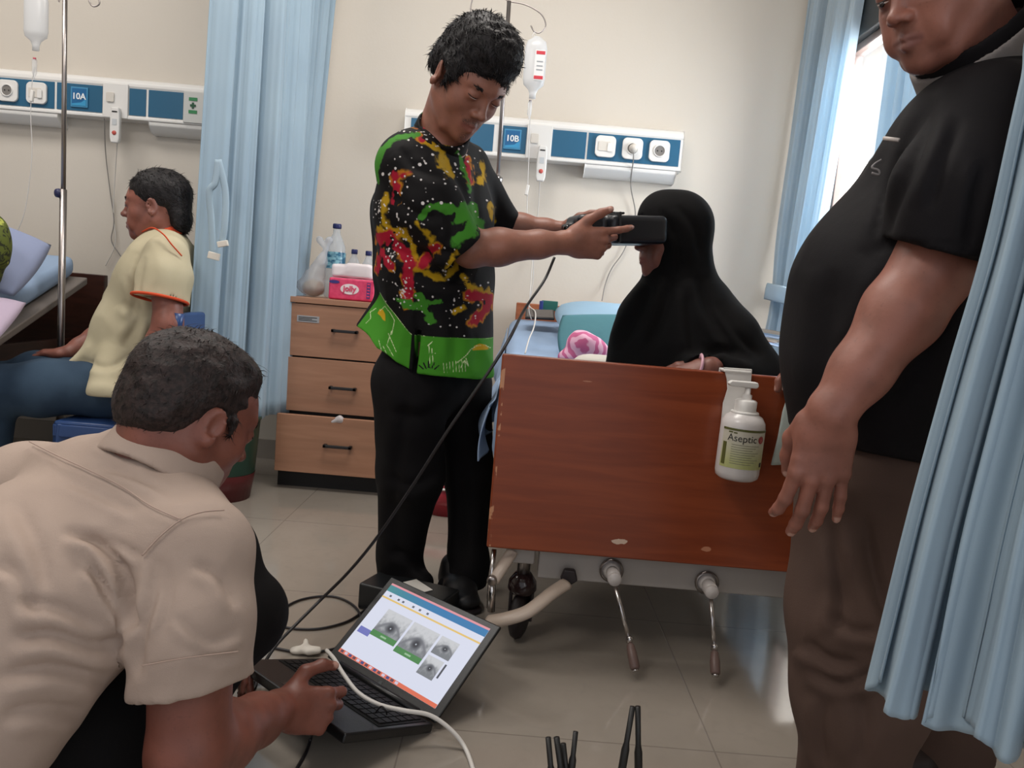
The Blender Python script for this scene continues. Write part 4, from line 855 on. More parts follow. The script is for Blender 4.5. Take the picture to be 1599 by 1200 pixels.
def head(sd, M, neck_to=None, nr=.056, age=0, full=1.0, smile=0, mouth=0, lids=1):
    old = sd.M; sd.M = M
    sd.ell((0, -.014, .026), (.074, .094, .086), k=.001)
    sd.ell((0, .030, .010), (.064, .060, .068), k=.02)
    sd.ell((0, .030, -.045), (.058*full, .054, .062), k=.025)
    for s in (-1, 1):
        sd.ell((s*.040, .048, -.030), (.024*full, .026, .026), k=.018)
        sd.cap((s*.052, -.002, -.052), (s*.034, .045, -.096), .020*full, .016, k=.02)
        sd.cap((s*.012, .080, .020), (s*.044, .066, .022), .010, .008, k=.014)
        sd.ell((s*.032, .091, -.001), (.019, .014, .0125), k=.012, op='s')
        sd.ell((s*.0315, .0715, -.002), (.0165, .0155, .0125), k=.004)
        if lids: sd.ell((s*.0315, .0740, .004), (.0165, .0148, .0085), k=.003)
    sd.ell((0, .070, -.100), (.024, .018, .018), k=.018)
    sd.ell((0, .066, -.066), (.032, .026, .030), k=.02)
    sd.cap((0, .080, .012), (0, .097, -.022), .0078, .0095, k=.010)
    sd.ell((0, .104, -.030), (.0105, .0115, .0100), k=.006)
    for s in (-1, 1):
        sd.ell((s*.0125, .094, -.034), (.0085, .011, .0080), k=.005)
        sd.ell((s*.0068, .101, -.0415), (.0040, .0055, .004), k=.003, op='s')
    # lips
    for s in (-1, 1):
        sd.cap((0, .0935, -.060), (s*.022, .083, -.0655), .0062, .0034, k=.004)
        sd.cap((0, .0915, -.0725), (s*.019, .083, -.069), .0074, .0036, k=.004)
        sd.cap((0, .0990, -.0662), (s*.024, .087, -.0675), .0022, .0015, k=.003, op='s')
    sd.cap((0, .100, -.048), (0, .098, -.056), .0022, .003, k=.004, op='s')
    if age:
        for s in (-1, 1):
            sd.chain([(s*.019, .098, -.035), (s*.030, .088, -.055), (s*.031, .080, -.075)], [.0012, .0016, .0010], k=.006, op='s')
            sd.ell((s*.040, .070, -.062), (.012, .010, .018), k=.02)
            sd.cap((s*.022, .088, -.016), (s*.043, .074, -.018), .0016, .0012, k=.004, op='s')
    # ears
    for s in (-1, 1):
        R = euler(-8, s*8, -s*30); c = A([s*.078, -.009, -.010])
        sd.ell(c, (.0068, .0180, .0285), R, k=.006); sd.ell(c+A([s*.004, .002, -.022]), (.0065, .0105, .0115), R, k=.004)
        sd.ell(c+A([s*.0075, .003, .002]), (.0055, .0105, .0185), R, k=.003, op='s'); sd.ell(c+A([s*.004, .0145, -.001]), (.0045, .005, .009), R, k=.003)
    sd.M = old
    if neck_to is not None:
        n0 = M[:3, :3]@A([0, -.026, -.050])+M[:3, 3]; sd.cap(n0, neck_to, nr*.98, nr*1.08, k=.03)
        sd.cap(M[:3, :3]@A([0, .030, -.086])+M[:3, 3], neck_to, nr*.5, nr*.8, k=.03)
def local(M, V):
    s = np.linalg.norm(M[:3, 0]); R = M[:3, :3]/s; return ((V-M[:3, 3])@R)/s
def seg_d(P, a, b):
    a = A(a); b = A(b); ab = b-a; t = np.clip((P-a)@ab/(ab@ab), 0, 1); return np.linalg.norm(P-a-t[:, None]*ab, axis=1)
def skin_attrs(M, nails=(), stubble=0):
    def f(V):
        L = local(M, V)
        d = np.minimum.reduce([seg_d(L, (0, .0935, -.061), (s*.021, .084, -.0655)) for s in (-1, 1)]+[seg_d(L, (0, .0935, -.0725), (s*.018, .084, -.069)) for s in (-1, 1)])
        lip = np.clip((.0078-d)/.003, 0, 1)*(L[:, 1] > .05)*.75
        nl = np.zeros(len(V))
        for c, n in nails:
            q = V-A(c); m_ = (np.linalg.norm(q, axis=1) < .0068) & (q@A(n) > -.0015); nl[m_] = .8
        stb = np.zeros(len(V))
        if stubble:
            e = np.minimum(seg_d(L, (0, .098, -.052), (.022, .086, -.058)), seg_d(L, (0, .098, -.052), (-.022, .086, -.058))); stb = np.clip((.008-e)/.004, 0, 1)*stubble
            e = np.linalg.norm(L-A([0, .084, -.094]), axis=1); stb = np.maximum(stb, np.clip((.018-e)/.008, 0, 1)*stubble*.9)
        return {'lip': lip, 'nail': nl, 'stubble': stb}
    return f
def face_parts(root, M, hm, look=(0, -.4), closed=.5, brow=1.0, tone=None):
    """eyes, lashes and eyebrows as parts of the person"""
    white = mat('eye_white', (206, 196, 190), .25); iris = mat('dark_iris', (24, 16, 14), .15)
    w = lambda p: M[:3, :3]@A(p)+M[:3, 3]; s_ = np.linalg.norm(M[:3, 0]); R = M[:3, :3]/s_
    for s in (-1, 1):
        c = A([s*.0315, .0755, -.0035]); 
        e = MB(); e.lathe([(0, 1), (.5, .87), (.87, .5), (1, 0), (.87, -.5), (.5, -.87), (0, -1)], 18, M@TR(c, (.0135, 0, 0), (0, .0128, 0), (0, 0, .0050*(1.25-closed) if closed < .9 else .0008)), caps=False); eo = e.build('eye', white, root, smooth=True)
        e = MB(); e.lathe([(0, 1), (.7, .7), (1, 0)], 14, M@TR(c+A([look[0]*.004, .0110, -.0008]), (.0050, 0, 0), (0, 0, .0042), (0, .0028, 0)), caps=False); (e.build('iris', iris, eo, smooth=True) if closed < .9 else None)
        lp = [w((s*(.0315+q*.0165), .0875-.0065*q*q-.002*abs(q), -.0012-.0042*q*q*(1 if closed < .7 else -.4)+(.0008 if q*s > 0 else -.0006)*s*q)) for q in np.linspace(-1, 1, 9)]
        MB().tube(lp, [.0004]+[.0010]*7+[.0004], 6).build('eyelashes', hm, root, smooth=True)
        r = np.random.default_rng(5+s); V = []; 
        bp = spline([(s*.013, .0895, .0165), (s*.030, .0865, .0215), (s*.047, .0715, .0175)], 30); T = MB()
        for i in range(int(70*brow)):
            k = r.integers(0, len(bp)); b = bp[k]+A([0, .0005, r.normal()*.0016]); d = A([s*.9, -.35, .25+r.normal()*.2]); d = unit(d)*.0085
            T.tube([w(b), w(b+d*.5+A([0, .0012, 0])), w(b+d)], [.0007, .0006, .0001], 4)
        T.build('eyebrow', hm, root, smooth=True)
def hand(sd, W, ydir, zdir, curls, spread=4, thumb=((.62, .62, -.30), (.35, .85, -.30), (.15, .95, -.2)), mirror=1, s=1.0, tcurl=0):
    """palm and five separate fingers; W wrist, ydir towards the fingers, zdir out of the back of the hand, mirror=-1 puts the thumb on the other side"""
    y = unit(ydir); z = A(zdir, ); z = unit(z-y*(z@y)); x = np.cross(y, z)*mirror; M = np.eye(4); M[:3, 0] = x*s; M[:3, 1] = y*s; M[:3, 2] = z*s; M[:3, 3] = W
    old = sd.M; sd.M = M; nails = []
    sd.ecap((0, -.01, 0), (0, .03, 0), (.029, .020), (.034, .017), (1, 0, 0), k=.012)
    sd.ecap((.002, .028, 0), (0, .082, 0), (.037, .0165), (.041, .0135), (1, 0, 0), k=.014)
    sd.ell((.022, .034, -.010), (.018, .030, .015), k=.012); sd.ell((-.026, .04, -.008), (.013, .032, .013), k=.012)
    base = [(.030, .088, 0), (.0095, .094, .002), (-.011, .090, .001), (-.030, .080, -.002)]; Ls = [(.042, .025, .021), (.046, .029, .022), (.042, .027, .021), (.033, .020, .019)]; rr = [.0092, .0096, .0090, .0080]
    for i in range(4):
        cu = curls[i]; a = 0; side = (1.5-i)*spread/57.3; p = A(base[i]); pts = [p-A([0, .02, 0]), p]; 
        for L, c in zip(Ls[i], cu):
            a += c/57.3; d = A([math.sin(side)*math.cos(a), math.cos(side)*math.cos(a), -math.sin(a)]); p = p+d*L; pts.append(p); last = d
        r = rr[i]; sd.chain(pts, [r*1.1, r*1.12, r*1.0, r*.92, r*.78], k=.004)
        sd.ell(base[i]+A([0, 0, .003]), (.009, .010, .008), k=.006)
        nrm = A([0, math.sin(a), math.cos(a)]); nails.append((M[:3, :3]@(pts[-1]-last*.001+nrm*r*.7)+W, unit(M[:3, :3]@nrm)))
    p = A([.026, .018, -.010]); pts = [p]; tl = (.044, .034, .027); 
    for L, d in zip(tl, thumb): p = p+unit(d)*L; pts.append(p)
    sd.chain(pts, [.016, .0125, .0108, .0088], k=.008); ld = unit(thumb[-1]); nz = unit(A([.3, 0, 1])-ld*ld[2]); nails.append((M[:3, :3]@(pts[-1]+nz*.007)+W, unit(M[:3, :3]@nz)))
    sd.M = old; return nails
def arm(sd, sh, el, wr, r=(.052, .043, .047, .029), k=.02, side=None):
    sh, el, wr = A(sh), A(el), A(wr); sd.chain([sh, (sh+el)/2, el], [r[0], r[0]*.95, r[1]], k=k); f = unit(wr-el)
    sd.chain([el, el*.72+wr*.28, el*.3+wr*.7, wr], [r[1]*.98, r[2], (r[2]+r[3])/2*.93, r[3]], k=k)
def tufts(name, V, N, mt, parent, n, L, w, flow, seed=1, lift=.25, jit=.35, mask=None, curl=0, hang=0, seg=3):
    """short locks of hair growing from the hair mass"""
    r = np.random.default_rng(seed); idx = np.arange(len(V)); 
    if mask is not None: idx = idx[mask(V)]
    idx = r.choice(idx, n); P = V[idx]; Nn = N[idx]; D = flow(P, Nn); D = D-Nn*(D*Nn).sum(1)[:, None]; D /= np.linalg.norm(D, axis=1)[:, None]+1e-9
    D = D+r.normal(size=D.shape)*jit+Nn*lift; D /= np.linalg.norm(D, axis=1)[:, None]; ln = L*r.uniform(.5, 1.25, n)
    S_ = np.cross(D, Nn); S_ /= np.linalg.norm(S_, axis=1)[:, None]+1e-9; up = np.cross(S_, D); cv = r.normal(size=n)*curl
    rows = []
    for q in range(seg+1):
        t = q/seg; c = P-Nn*.003+D*(ln*t)[:, None]-Nn*(ln*lift*.9*t*t)[:, None]+S_*(cv*ln*t*t)[:, None]+A([0, 0, -1])*(hang*ln*t*t)[:, None]; ww = w*(1-t*.92)
        rows.append(np.stack([c+S_*ww, c+up*ww*.8, c-S_*ww], 1))
    R_ = np.stack(rows, 1); VV = R_.reshape(-1, 3); F_ = []; base = np.arange(n)*(seg+1)*3
    for q in range(seg):
        for a in range(3):
            b = (a+1) % 3; F_.append(np.stack([base+q*3+a, base+q*3+b, base+(q+1)*3+b, base+(q+1)*3+a], 1))
    return link(name, VV, np.concatenate(F_), mt, parent, True)
def sdpoly(P, poly):
    """signed distance to a 2D polygon, negative inside"""
    poly = A(poly); n = len(poly); d = np.full(len(P), 1e9); ins = np.zeros(len(P), bool)
    for i in range(n):
        a, b = poly[i], poly[(i+1) % n]; e = b-a; w = P-a; t = np.clip((w@e)/(e@e), 0, 1); d = np.minimum(d, np.linalg.norm(w-t[:, None]*e, axis=1))
        c = ((a[1] > P[:, 1]) != (b[1] > P[:, 1])) & (P[:, 0] < (b[0]-a[0])*(P[:, 1]-a[1])/((b[1]-a[1]) or 1e-9)+a[0]); ins ^= c
    return np.where(ins, -d, d)
def sdlines(P, lines):
    d = np.full(len(P), 1e9)
    for pts, w in lines:
        pts = A(pts)
        for i in range(len(pts)-1):
            e = pts[i+1]-pts[i]; q = P-pts[i]; t = np.clip((q@e)/(e@e+1e-12), 0, 1); d = np.minimum(d, np.linalg.norm(q-t[:, None]*e, axis=1)-w)
    return d
def cloth(name, rgb, rough=.85, rgb2=None, fine=500, bump=.0008, big=.003, bigs=9, sheen=0.0):
    if name in MATS: return MATS[name]
    t = NT(name); rgb2 = rgb2 or tuple(int(c*.93) for c in rgb); c = t.mix(t.ss(t.noise(6, 3), .3, .7), lin(rgb), lin(rgb2)); t.l(c, t.b.inputs['Base Color']); t.b.inputs['Roughness'].default_value = rough; t.b.inputs['Specular IOR Level'].default_value = .2; t.b.inputs['Sheen Weight'].default_value = sheen
    h = t.math('ADD', t.math('MULTIPLY', t.noise(fine, 2), .15), t.noise(bigs, 4, dist=.8)); t.bump(h, big, .5); MATS[name] = t.m; return t.m
def shoe(name, heel, toe, mt, parent, sole=None, w=.045, h=.06):
    heel, toe = A(heel), A(toe); f = unit((toe-heel)*[1, 1, 0]); sd = unit(np.cross(f, [0, 0, 1])); L = np.linalg.norm((toe-heel)[:2]); p = lambda t, z: A([heel[0]+f[0]*L*t, heel[1]+f[1]*L*t, z])
    s = S(); s.ecap(p(.12, .045), p(.5, .04), (w*.78, .04), (w*.95, .034), sd, k=.02); s.ecap(p(.5, .04), p(.86, .03), (w*.98, .032), (w*.8, .022), sd, k=.02); s.cap(p(.12, .05), p(.15, h+.02), w*.8, w*.85, k=.02)
    s.clip((0, 0, .012), (0, 0, -1)); o = s.build(name, mt, parent, .005)
    s = S(); s.ecap(p(.12, .008), p(.85, .008), (w*.85, .03), (w*.95, .03), sd, k=.01); s.clip((0, 0, .014), (0, 0, 1)); s.clip((0, 0, .0), (0, 0, -1)); s.build('shoe_sole', sole or rubber, o, .005)
    return o

def collar_ring(name, c, ax, r, hgt, th, mt, root, side=(0, 1, 0), ry=None, notch=None, attrs=None, cut=None, h=.004):
    """standing or folded collar around the neck"""
    c = A(c); ax = unit(ax); ry = ry or r; s = S(); a, b = c-ax*hgt*.5, c+ax*hgt*.5
    s.ecap(a, b, (r+th+.006, ry+th+.006), (r+th, ry+th), side, k=.001); s.ecap(a-ax*.05, b+ax*.05, (r, ry), (r-.001, ry-.001), side, k=.002, op='s'); s.clip(b, ax); s.clip(a, -ax)
    if notch is not None: s.ell(notch[0], notch[1], k=.004, op='s')
    if cut is not None: s.clip(cut[0], cut[1])
    return s.build(name, mt, root, h, attrs=attrs)
def creases(lines):
    """press folds and pulls into the side of a garment that faces the room; points are photo pixels"""
    def fn(V, N):
        w = V-C0; z = w@_F; P = np.stack([W/2+F_PX*(w@_R)/z, H/2-F_PX*(w@_U)/z], 1); face = -(N*w).sum(1)/np.linalg.norm(w, axis=1); fz_ = np.clip(face*2.5, 0, 1); D = np.zeros(len(V))
        for pts, wd_, dep in lines:
            sp = spline([(x, y, 0) for x, y in pts], 30)[:, :2]; d = np.full(len(V), 1e9); tt = np.zeros(len(V)); side = np.zeros(len(V))
            for i in range(len(sp)-1):
                e = sp[i+1]-sp[i]; q = P-sp[i]; t = np.clip((q@e)/(e@e+1e-9), 0, 1); dd = np.linalg.norm(q-t[:, None]*e, axis=1); m_ = dd < d; d[m_] = dd[m_]; tt[m_] = (i+t[m_])/(len(sp)-1); side[m_] = np.sign(e[0]*q[m_][:, 1]-e[1]*q[m_][:, 0])
            env = np.clip(np.minimum(tt, 1-tt)*5, 0, 1)**.7; g = -np.exp(-(d/wd_)**2)+.75*np.exp(-((d-wd_*1.9)/(wd_*1.3))**2)*(side > 0)
            D += dep*g*env
        return V+N*(D*fz_)[:, None]
    return fn
# ================================================================ PERSON: man in batik shirt holding the headset
def man_batik():
    root = thing('person', 'standing man in a black batik shirt with green hem holding the headset', 'person', (-.2, 2.03, 0))
    fwd = unit((.50, -.56, -.64)); sc = 1.02; chin = at(716, 226, 1.86); ho = head_origin(chin, fwd, sc, .06); M = headM(ho, fwd, sc, .06)
    sk = skin('skin_tan', (150, 98, 80)); hm = hair_mat('black_hair')
    b = S(); neck = at(684, 228, 1.95); head(b, M, neck, .055)
    b.cap(neck, at(672, 280, 1.97), .06, .09, k=.04); b.ecap(at(672, 280, 1.97), at(668, 560, 2.0), (.13, .09), (.12, .09), (-.5, -.87, 0), k=.04)
    sn = at(634, 262, 1.84); en = at(735, 389, 1.84); wn = at(885, 379, 1.93)
    b.cap(at(668, 262, 1.95), sn, .07, .055, k=.03); arm(b, sn, en, wn, (.050, .042, .043, .0265)); 
    sf = at(728, 264, 2.07); ef = at(788, 354, 2.17); wf = at(880, 362, 2.16); b.cap(at(680, 262, 1.97), sf, .07, .05, k=.03); arm(b, sf, ef, wf, (.048, .04, .038, .025))
    nails = hand(b, wn, (.96, .10, .06), (-.05, -.93, -.28), [(8, 20, 14), (48, 42, 26), (58, 48, 30), (62, 52, 34)], 3, thumb=((.62, .74, -.05), (.52, .85, -.02), (.40, .92, -.02)), mirror=-1, s=1.0)
    nails += hand(b, wf, (.93, -.05, .18), (.1, .8, .5), [(30, 35, 25)]*4, 3, thumb=((.6, .7, -.4), (.3, .9, -.3), (.2, .95, -.2)), mirror=1, s=.95)
    b.build('body', sk, root, .0038, attrs=skin_attrs(M, nails, .8))
    face_parts(root, M, hm, closed=.95)
    # hair
    h = S(); h.M = M
    h.ell((0, -.016, .048), (.083, .098, .088)); h.ell((0, .036, .088), (.062, .056, .040), k=.03); h.ell((.0, .0, .105), (.07, .07, .042), k=.02)
    for s in (-1, 1): h.ell((s*.066, .012, .022), (.018, .034, .034), k=.012); h.cap((s*.075, .020, .005), (s*.074, .024, -.022), .0075, .004, k=.006); h.ell((s*.045, -.062, -.003), (.028, .032, .038), k=.02)
    h.ell((.012, .132, -.004), (.066, .084, .072), k=.006, op='s'); h.ell((0, .06, -.10), (.12, .09, .075), k=.01, op='s'); h.clip((0, 0, -.075), (0, 0, -1))
    h.ell((.082, .0, -.02), (.024, .022, .038), k=.004, op='s'); h.ell((-.082, .0, -.02), (.024, .022, .038), k=.004, op='s')
    hv = folds(31, .004, 110); h.disp = hv
    h.build('hair', hm, root, .0042)
    R = M[:3, :3]/sc; fl = lambda P, N: np.tile(R@A([0, .7, -.5]), (len(P), 1))+(P-M[:3, 3])*1.5
    hr = root.children[-1] if False else None
    tufts('hair_locks', h.V, normals(h.V, h.F), hm, root, 5200, .026, .0016, fl, 3, .45, .35, curl=.2, mask=lambda V: local(M, V)[:, 2] > -.03)
    # shirt
    side = A([-.5, -.87, 0]); s = S()
    s.ecap(at(676, 262, 1.97), at(680, 330, 1.98), (.165, .095), (.185, .118), side, k=.05); s.ecap(at(680, 330, 1.98), at(684, 430, 1.99), (.185, .118), (.176, .118), side, k=.04); s.ecap(at(684, 430, 1.99), at(700, 610, 2.0), (.176, .118), (.150, .112), side, k=.04)
    s.ecap(at(622, 330, 2.0), at(622, 430, 2.0), (.07, .055), (.07, .05), side, k=.05)
    s.cap(at(672, 232, 1.98), at(640, 252, 1.87), .052, .062, k=.03); s.cap(at(672, 232, 1.98), at(728, 262, 2.06), .052, .054, k=.03)
    s.chain([at(634, 262, 1.84), at(672, 322, 1.82), at(712, 378, 1.82)], [.067, .072, .067], k=.03)
    s.cap(at(730, 264, 2.07), at(786, 350, 2.17), .056, .053, k=.02)
    s.clip(at(700, 581, 2.0), (-.03, 0, -1)); s.clip(at(651, 560, 2.0), unit((-1, .35, -.12)), lim=.16) if False else None
    # cuffs cut square, neck opening
    ax = unit(at(735, 389, 1.84)-at(672, 322, 1.82)); s.clip(at(733, 384, 1.83), ax, lim=.10)
    s.cap(at(722, 374, 1.83), at(760, 400, 1.84), .050, .052, k=.003, op='s')
    ax2 = unit(at(788, 354, 2.17)-at(728, 264, 2.07)); s.clip(at(786, 352, 2.17), ax2, lim=.09); s.cap(at(778, 340, 2.16), at(800, 362, 2.17), .042, .044, k=.003, op='s')
    s.cap(at(700, 190, 1.91), at(688, 222, 1.945), .0545, .052, k=.004, op='s'); s.cap(at(742, 262, 1.84), at(752, 215, 1.80), .008, .05, k=.01, op='s')
    # slit at the side of the shirt
    s.box(at(650, 560, 1.86), (.004, .06, .07), euler(0, 4, 0), r=.002, op='s')
    s.disp = folds(41, .0045, 26, (1, 1, .45))
    # back flap
    s2 = s
    hemd = unit(at(624, 565, 1.88)-at(556, 508, 1.96)); dn = unit(np.cross(hemd, [0.35, 1, 0])); dn = dn if dn[2] < 0 else -dn
    c0 = (at(648, 452, 1.95)); c1 = (at(556, 508, 1.96)+at(624, 565, 1.88))/2
    s2.ecap(c0, c1*1.12-c0*.12, (.085, .035), (.083, .022), hemd, k=.03); s2.clip(c1, dn, lim=.115) if False else None
    LN = lambda l: [(A([[at(x, y, 1.9)[0], at(x, y, 1.9)[2]] for x, y in p]), w*.0016*(1.22 if w > 2 else 1)) for p, w in l]
    PG = lambda p: A([[at(x, y, 1.9)[0], at(x, y, 1.9)[2]] for x, y in p])
    green = LN([([(661, 220), (630, 228), (607, 247), (599, 267), (599, 290)], 3.6), ([(607, 247), (600, 262)], 6), ([(669, 349), (685, 336), (708, 337), (728, 340), (738, 322)], 5), ([(738, 326), (746, 350), (740, 370), (722, 382)], 7), ([(735, 345), (720, 352)], 6), ([(661, 463), (670, 479), (677, 502)], 5), ([(628, 468), (652, 478), (690, 470)], 4.5), ([(653, 168), (646, 182)], 5), ([(716, 240), (722, 262)], 2.5), ([(722, 262), (736, 300)], 1.6)])
    yel = LN([([(671, 232), (693, 244), (700, 263), (706, 279)], 4), ([(690, 244), (694, 268)], 3.5), ([(748, 244), (751, 259), (748, 279)], 3.5), ([(614, 314), (609, 334), (607, 350), (618, 366), (640, 369), (651, 385), (654, 404), (648, 420)], 4.2), ([(600, 362), (620, 372)], 4.5), ([(664, 358), (686, 384)], 3), ([(716, 402), (708, 422), (697, 436), (669, 428), (652, 418)], 3.4), ([(722, 432), (738, 452), (762, 457)], 4), ([(697, 210), (702, 226)], 4), ([(765, 314), (765, 334)], 3), ([(712, 488), (724, 479)], 3)])
    red = LN([([(630, 287), (632, 302), (630, 320)], 4.5), ([(632, 290), (652, 284)], 2.5), ([(596, 374), (614, 372), (634, 392), (647, 412), (643, 443), (642, 470)], 7), ([(591, 420), (596, 404)], 5), ([(602, 396), (620, 420)], 4), ([(667, 416), (678, 398), (688, 392)], 5), ([(734, 461), (761, 463), (757, 483), (738, 503)], 5.5), ([(644, 188), (662, 200)], 5), ([(661, 222), (668, 226)], 4), ([(728, 246), (734, 284)], 2.4)])
    white = LN([([(592, 457), (648, 521)], .55), ([(653, 522), (768, 532)], .55),
                ([(590, 486), (601, 478), (612, 487), (620, 500), (614, 522)], .7), ([(567, 506), (575, 498), (573, 488), (583, 482)], .7), ([(600, 540), (606, 552)], .6), ([(592, 530), (598, 548)], .6), ([(608, 520), (622, 548)], .6), ([(614, 516), (606, 538), (618, 556)], .6),
                ([(674, 540), (675, 566)], .7), ([(678, 542), (680, 566)], .7), ([(667, 549), (685, 550)], .6), ([(672, 538), (679, 532)], .8),
                ([(714, 566), (722, 560), (730, 553), (735, 546), (744, 541), (756, 541), (764, 548)], .7), ([(720, 574), (726, 562), (732, 572), (728, 558)], .6)]+[([(695+4.5*k, 564-.3*k), (696+4.5*k, 580)], .55) for k in range(8)])
    dome = [PG([(586, 490), (590, 483), (596, 484), (601, 491), (602, 502), (597, 500), (592, 494)]), PG([(737, 548), (740, 541), (748, 538), (757, 541), (762, 549)])]
    lotus = LN([([(673, 572), (673, 562)], 1.3), ([(669, 573), (665, 564)], 1.2), ([(677, 573), (682, 564)], 1.2), ([(665, 574), (658, 568)], 1.1), ([(682, 574), (689, 568)], 1.1)])
    rr = np.random.default_rng(4); dots = []
    for cx, cy, sp, n in ((640, 290, 50, 26), (600, 330, 12, 18), (690, 300, 60, 26), (636, 350, 26, 26), (625, 400, 26, 44), (640, 455, 22, 44), (690, 420, 55, 24), (735, 470, 30, 18), (655, 215, 30, 22), (700, 500, 50, 14), (730, 250, 25, 14)):
        for _ in range(n): dots.append((cx+rr.normal()*sp*.6, cy+rr.normal()*sp*.6, rr.uniform(.7, 1.7)))
    dots += [(673, 330, 2.6), (680, 327, 1.6), (687, 324, 1.6), (699, 329, 2.4), (666, 271, 2.6), (631, 277, 2), (610, 283, 2.4), (682, 252, 2)]
    dts = A([[at(x, y, 1.9)[0], at(x, y, 1.9)[2], w*.0016] for x, y, w in dots])
    def attrs(V):
        P = V[:, [0, 2]]; q = P*95; wob = .0018*np.stack([np.sin(q[:, 0]*1.7+q[:, 1]*1.1)+.6*np.sin(q[:, 1]*3.1-q[:, 0]*1.3), np.cos(q[:, 1]*1.5-q[:, 0]*.8)+.6*np.sin(q[:, 0]*2.9+2)], 1); Q = P+wob
        band = np.minimum(sdpoly(P, PG([(592, 457), (648, 521), (640, 590), (530, 540)])), sdpoly(P, PG([(652, 522), (652, 640), (800, 640), (800, 534)]))); dd = np.full(len(P), 1e9)
        for x, z, w in dts: dd = np.minimum(dd, np.hypot(P[:, 0]-x, P[:, 1]-z)-w)
        return {'p_green': sdlines(Q, green), 'p_yellow': sdlines(Q, yel), 'p_red': sdlines(Q, red), 'p_white': sdlines(P, white), 'p_band': band, 'p_dots': dd, 'p_dome': np.minimum(sdpoly(P, dome[0]), sdpoly(P, dome[1])), 'p_lotus': sdlines(P, lotus)}
    t = NT('batik_cloth'); c = lin((11, 9, 11)); soft = .0012; nz = t.math('MULTIPLY', t.math('SUBTRACT', t.noise(42, 3), .5), .026)
    def lay(c, at_, col, n=True, s_=.0014):
        v = t.attr(at_); v = t.math('ADD', v, nz) if n else v; return t.mix(t.math('SUBTRACT', 1, t.ss(v, -s_, s_)), c, lin(col))
    c = lay(c, 'p_yellow', (176, 140, 18), True, .0035); hv_ = t.math('ADD', t.attr('p_red'), nz); hf = t.math('MULTIPLY', t.math('SUBTRACT', 1, t.ss(hv_, .001, .0075)), t.ss(t.noise(24, 2), .42, .55)); c = t.mix(hf, c, lin((186, 120, 20))); c = lay(c, 'p_red', (158, 18, 44), True, .003); c = lay(c, 'p_green', (58, 124, 34), True, .0025); hole = t.ss(t.noise(17, 3), .60, .625); c = t.mix(hole, c, lin((11, 9, 11)))
    c = lay(c, 'p_dots', (214, 208, 206), False, .0008); c = lay(c, 'p_band', (66, 140, 36), False); c = lay(c, 'p_dome', (196, 156, 28), False, .0008); c = lay(c, 'p_lotus', (24, 22, 26), False, .0006); c = lay(c, 'p_white', (206, 222, 170), False, .0006)
    t.l(c, t.b.inputs['Base Color']); t.b.inputs['Roughness'].default_value = .75; t.b.inputs['Specular IOR Level'].default_value = .2; t.bump(t.noise(14, 3, dist=.6), .003, .4)
    post = creases([([(610, 300), (640, 330), (690, 345)], 9, .006), ([(600, 380), (640, 400), (690, 395), (720, 405)], 9, .008), ([(640, 420), (690, 440), (740, 430)], 9, .006), ([(745, 255), (742, 300), (748, 360)], 7, .006), ([(620, 440), (650, 480), (655, 540)], 9, .007), ([(700, 460), (710, 520), (708, 580)], 10, .005), ([(735, 480), (745, 530), (742, 580)], 9, .004), ([(625, 230), (650, 262), (700, 280)], 8, .005), ([(690, 330), (705, 355), (700, 385)], 7, .005)])
    # flap edge: trim everything beyond the slanted hem line on the back flap
    hp = c1; s2.ops.append((lambda P: np.maximum(-((P-hp)@dn), (P[:, 0]-at(650, 560, 1.95)[0])), -A([99.]*3), A([99.]*3), .003, 's'))
    s2.build('shirt', t.m, root, .0034, attrs=attrs, post=post)
    # collar
    ca = unit(at(700, 190, 1.90)-at(684, 232, 1.96)); cc = at(688, 216, 1.925)
    collar_ring('collar', cc+ca*.006, ca, .0605, .056, .006, t.m, root, side=(-.5, -.87, 0), notch=(at(744, 226, 1.84), (.034, .05, .06)), attrs=attrs)
    # trousers
    tr = S(); tr.ecap(at(668, 545, 2.01), at(665, 600, 2.03), (.13, .10), (.14, .105), side, k=.04)
    tr.chain([at(640, 600, 1.96), at(641, 740, 2.0), at(624, 868, 2.05), at(622, 905, 2.06)], [.098, .084, .058, .060], k=.03); tr.cap(at(640, 895, 2.05), at(660, 908, 2.0), .045, .03, k=.03)
    tr.chain([at(716, 600, 2.12), at(733, 740, 2.12), at(731, 880, 2.08), at(728, 912, 2.07)], [.092, .064, .054, .058], k=.03); tr.cap(at(712, 905, 2.06), at(700, 915, 2.05), .04, .03, k=.02)
    tr.clip((0, 0, .028), (0, 0, -1)); tr.disp = folds(52, .005, 22, (1, 1, .5))
    tr.build('trousers', cloth('black_trousers', (12, 10, 12), .8), root, .006, post=creases([([(640, 600), (625, 700), (615, 800), (625, 890)], 9, .006), ([(600, 740), (640, 760), (690, 735)], 9, .006), ([(610, 860), (640, 872), (665, 890)], 7, .008), ([(720, 700), (728, 800), (722, 890)], 9, .006), ([(700, 620), (660, 650), (600, 640)], 10, .006)]))
    shoe('shoe', at(615, 915, 2.06)*[1, 1, 0], at(672, 920, 2.02)*[1, 1, 0], black_plastic, root); f0 = atz(700, 925, 0)
    shoe('shoe', (f0[0]-.0, 2.10, 0), (f0[0]+.07, 1.93, 0), black_plastic, root)
    return M
MAN_A = man_batik()
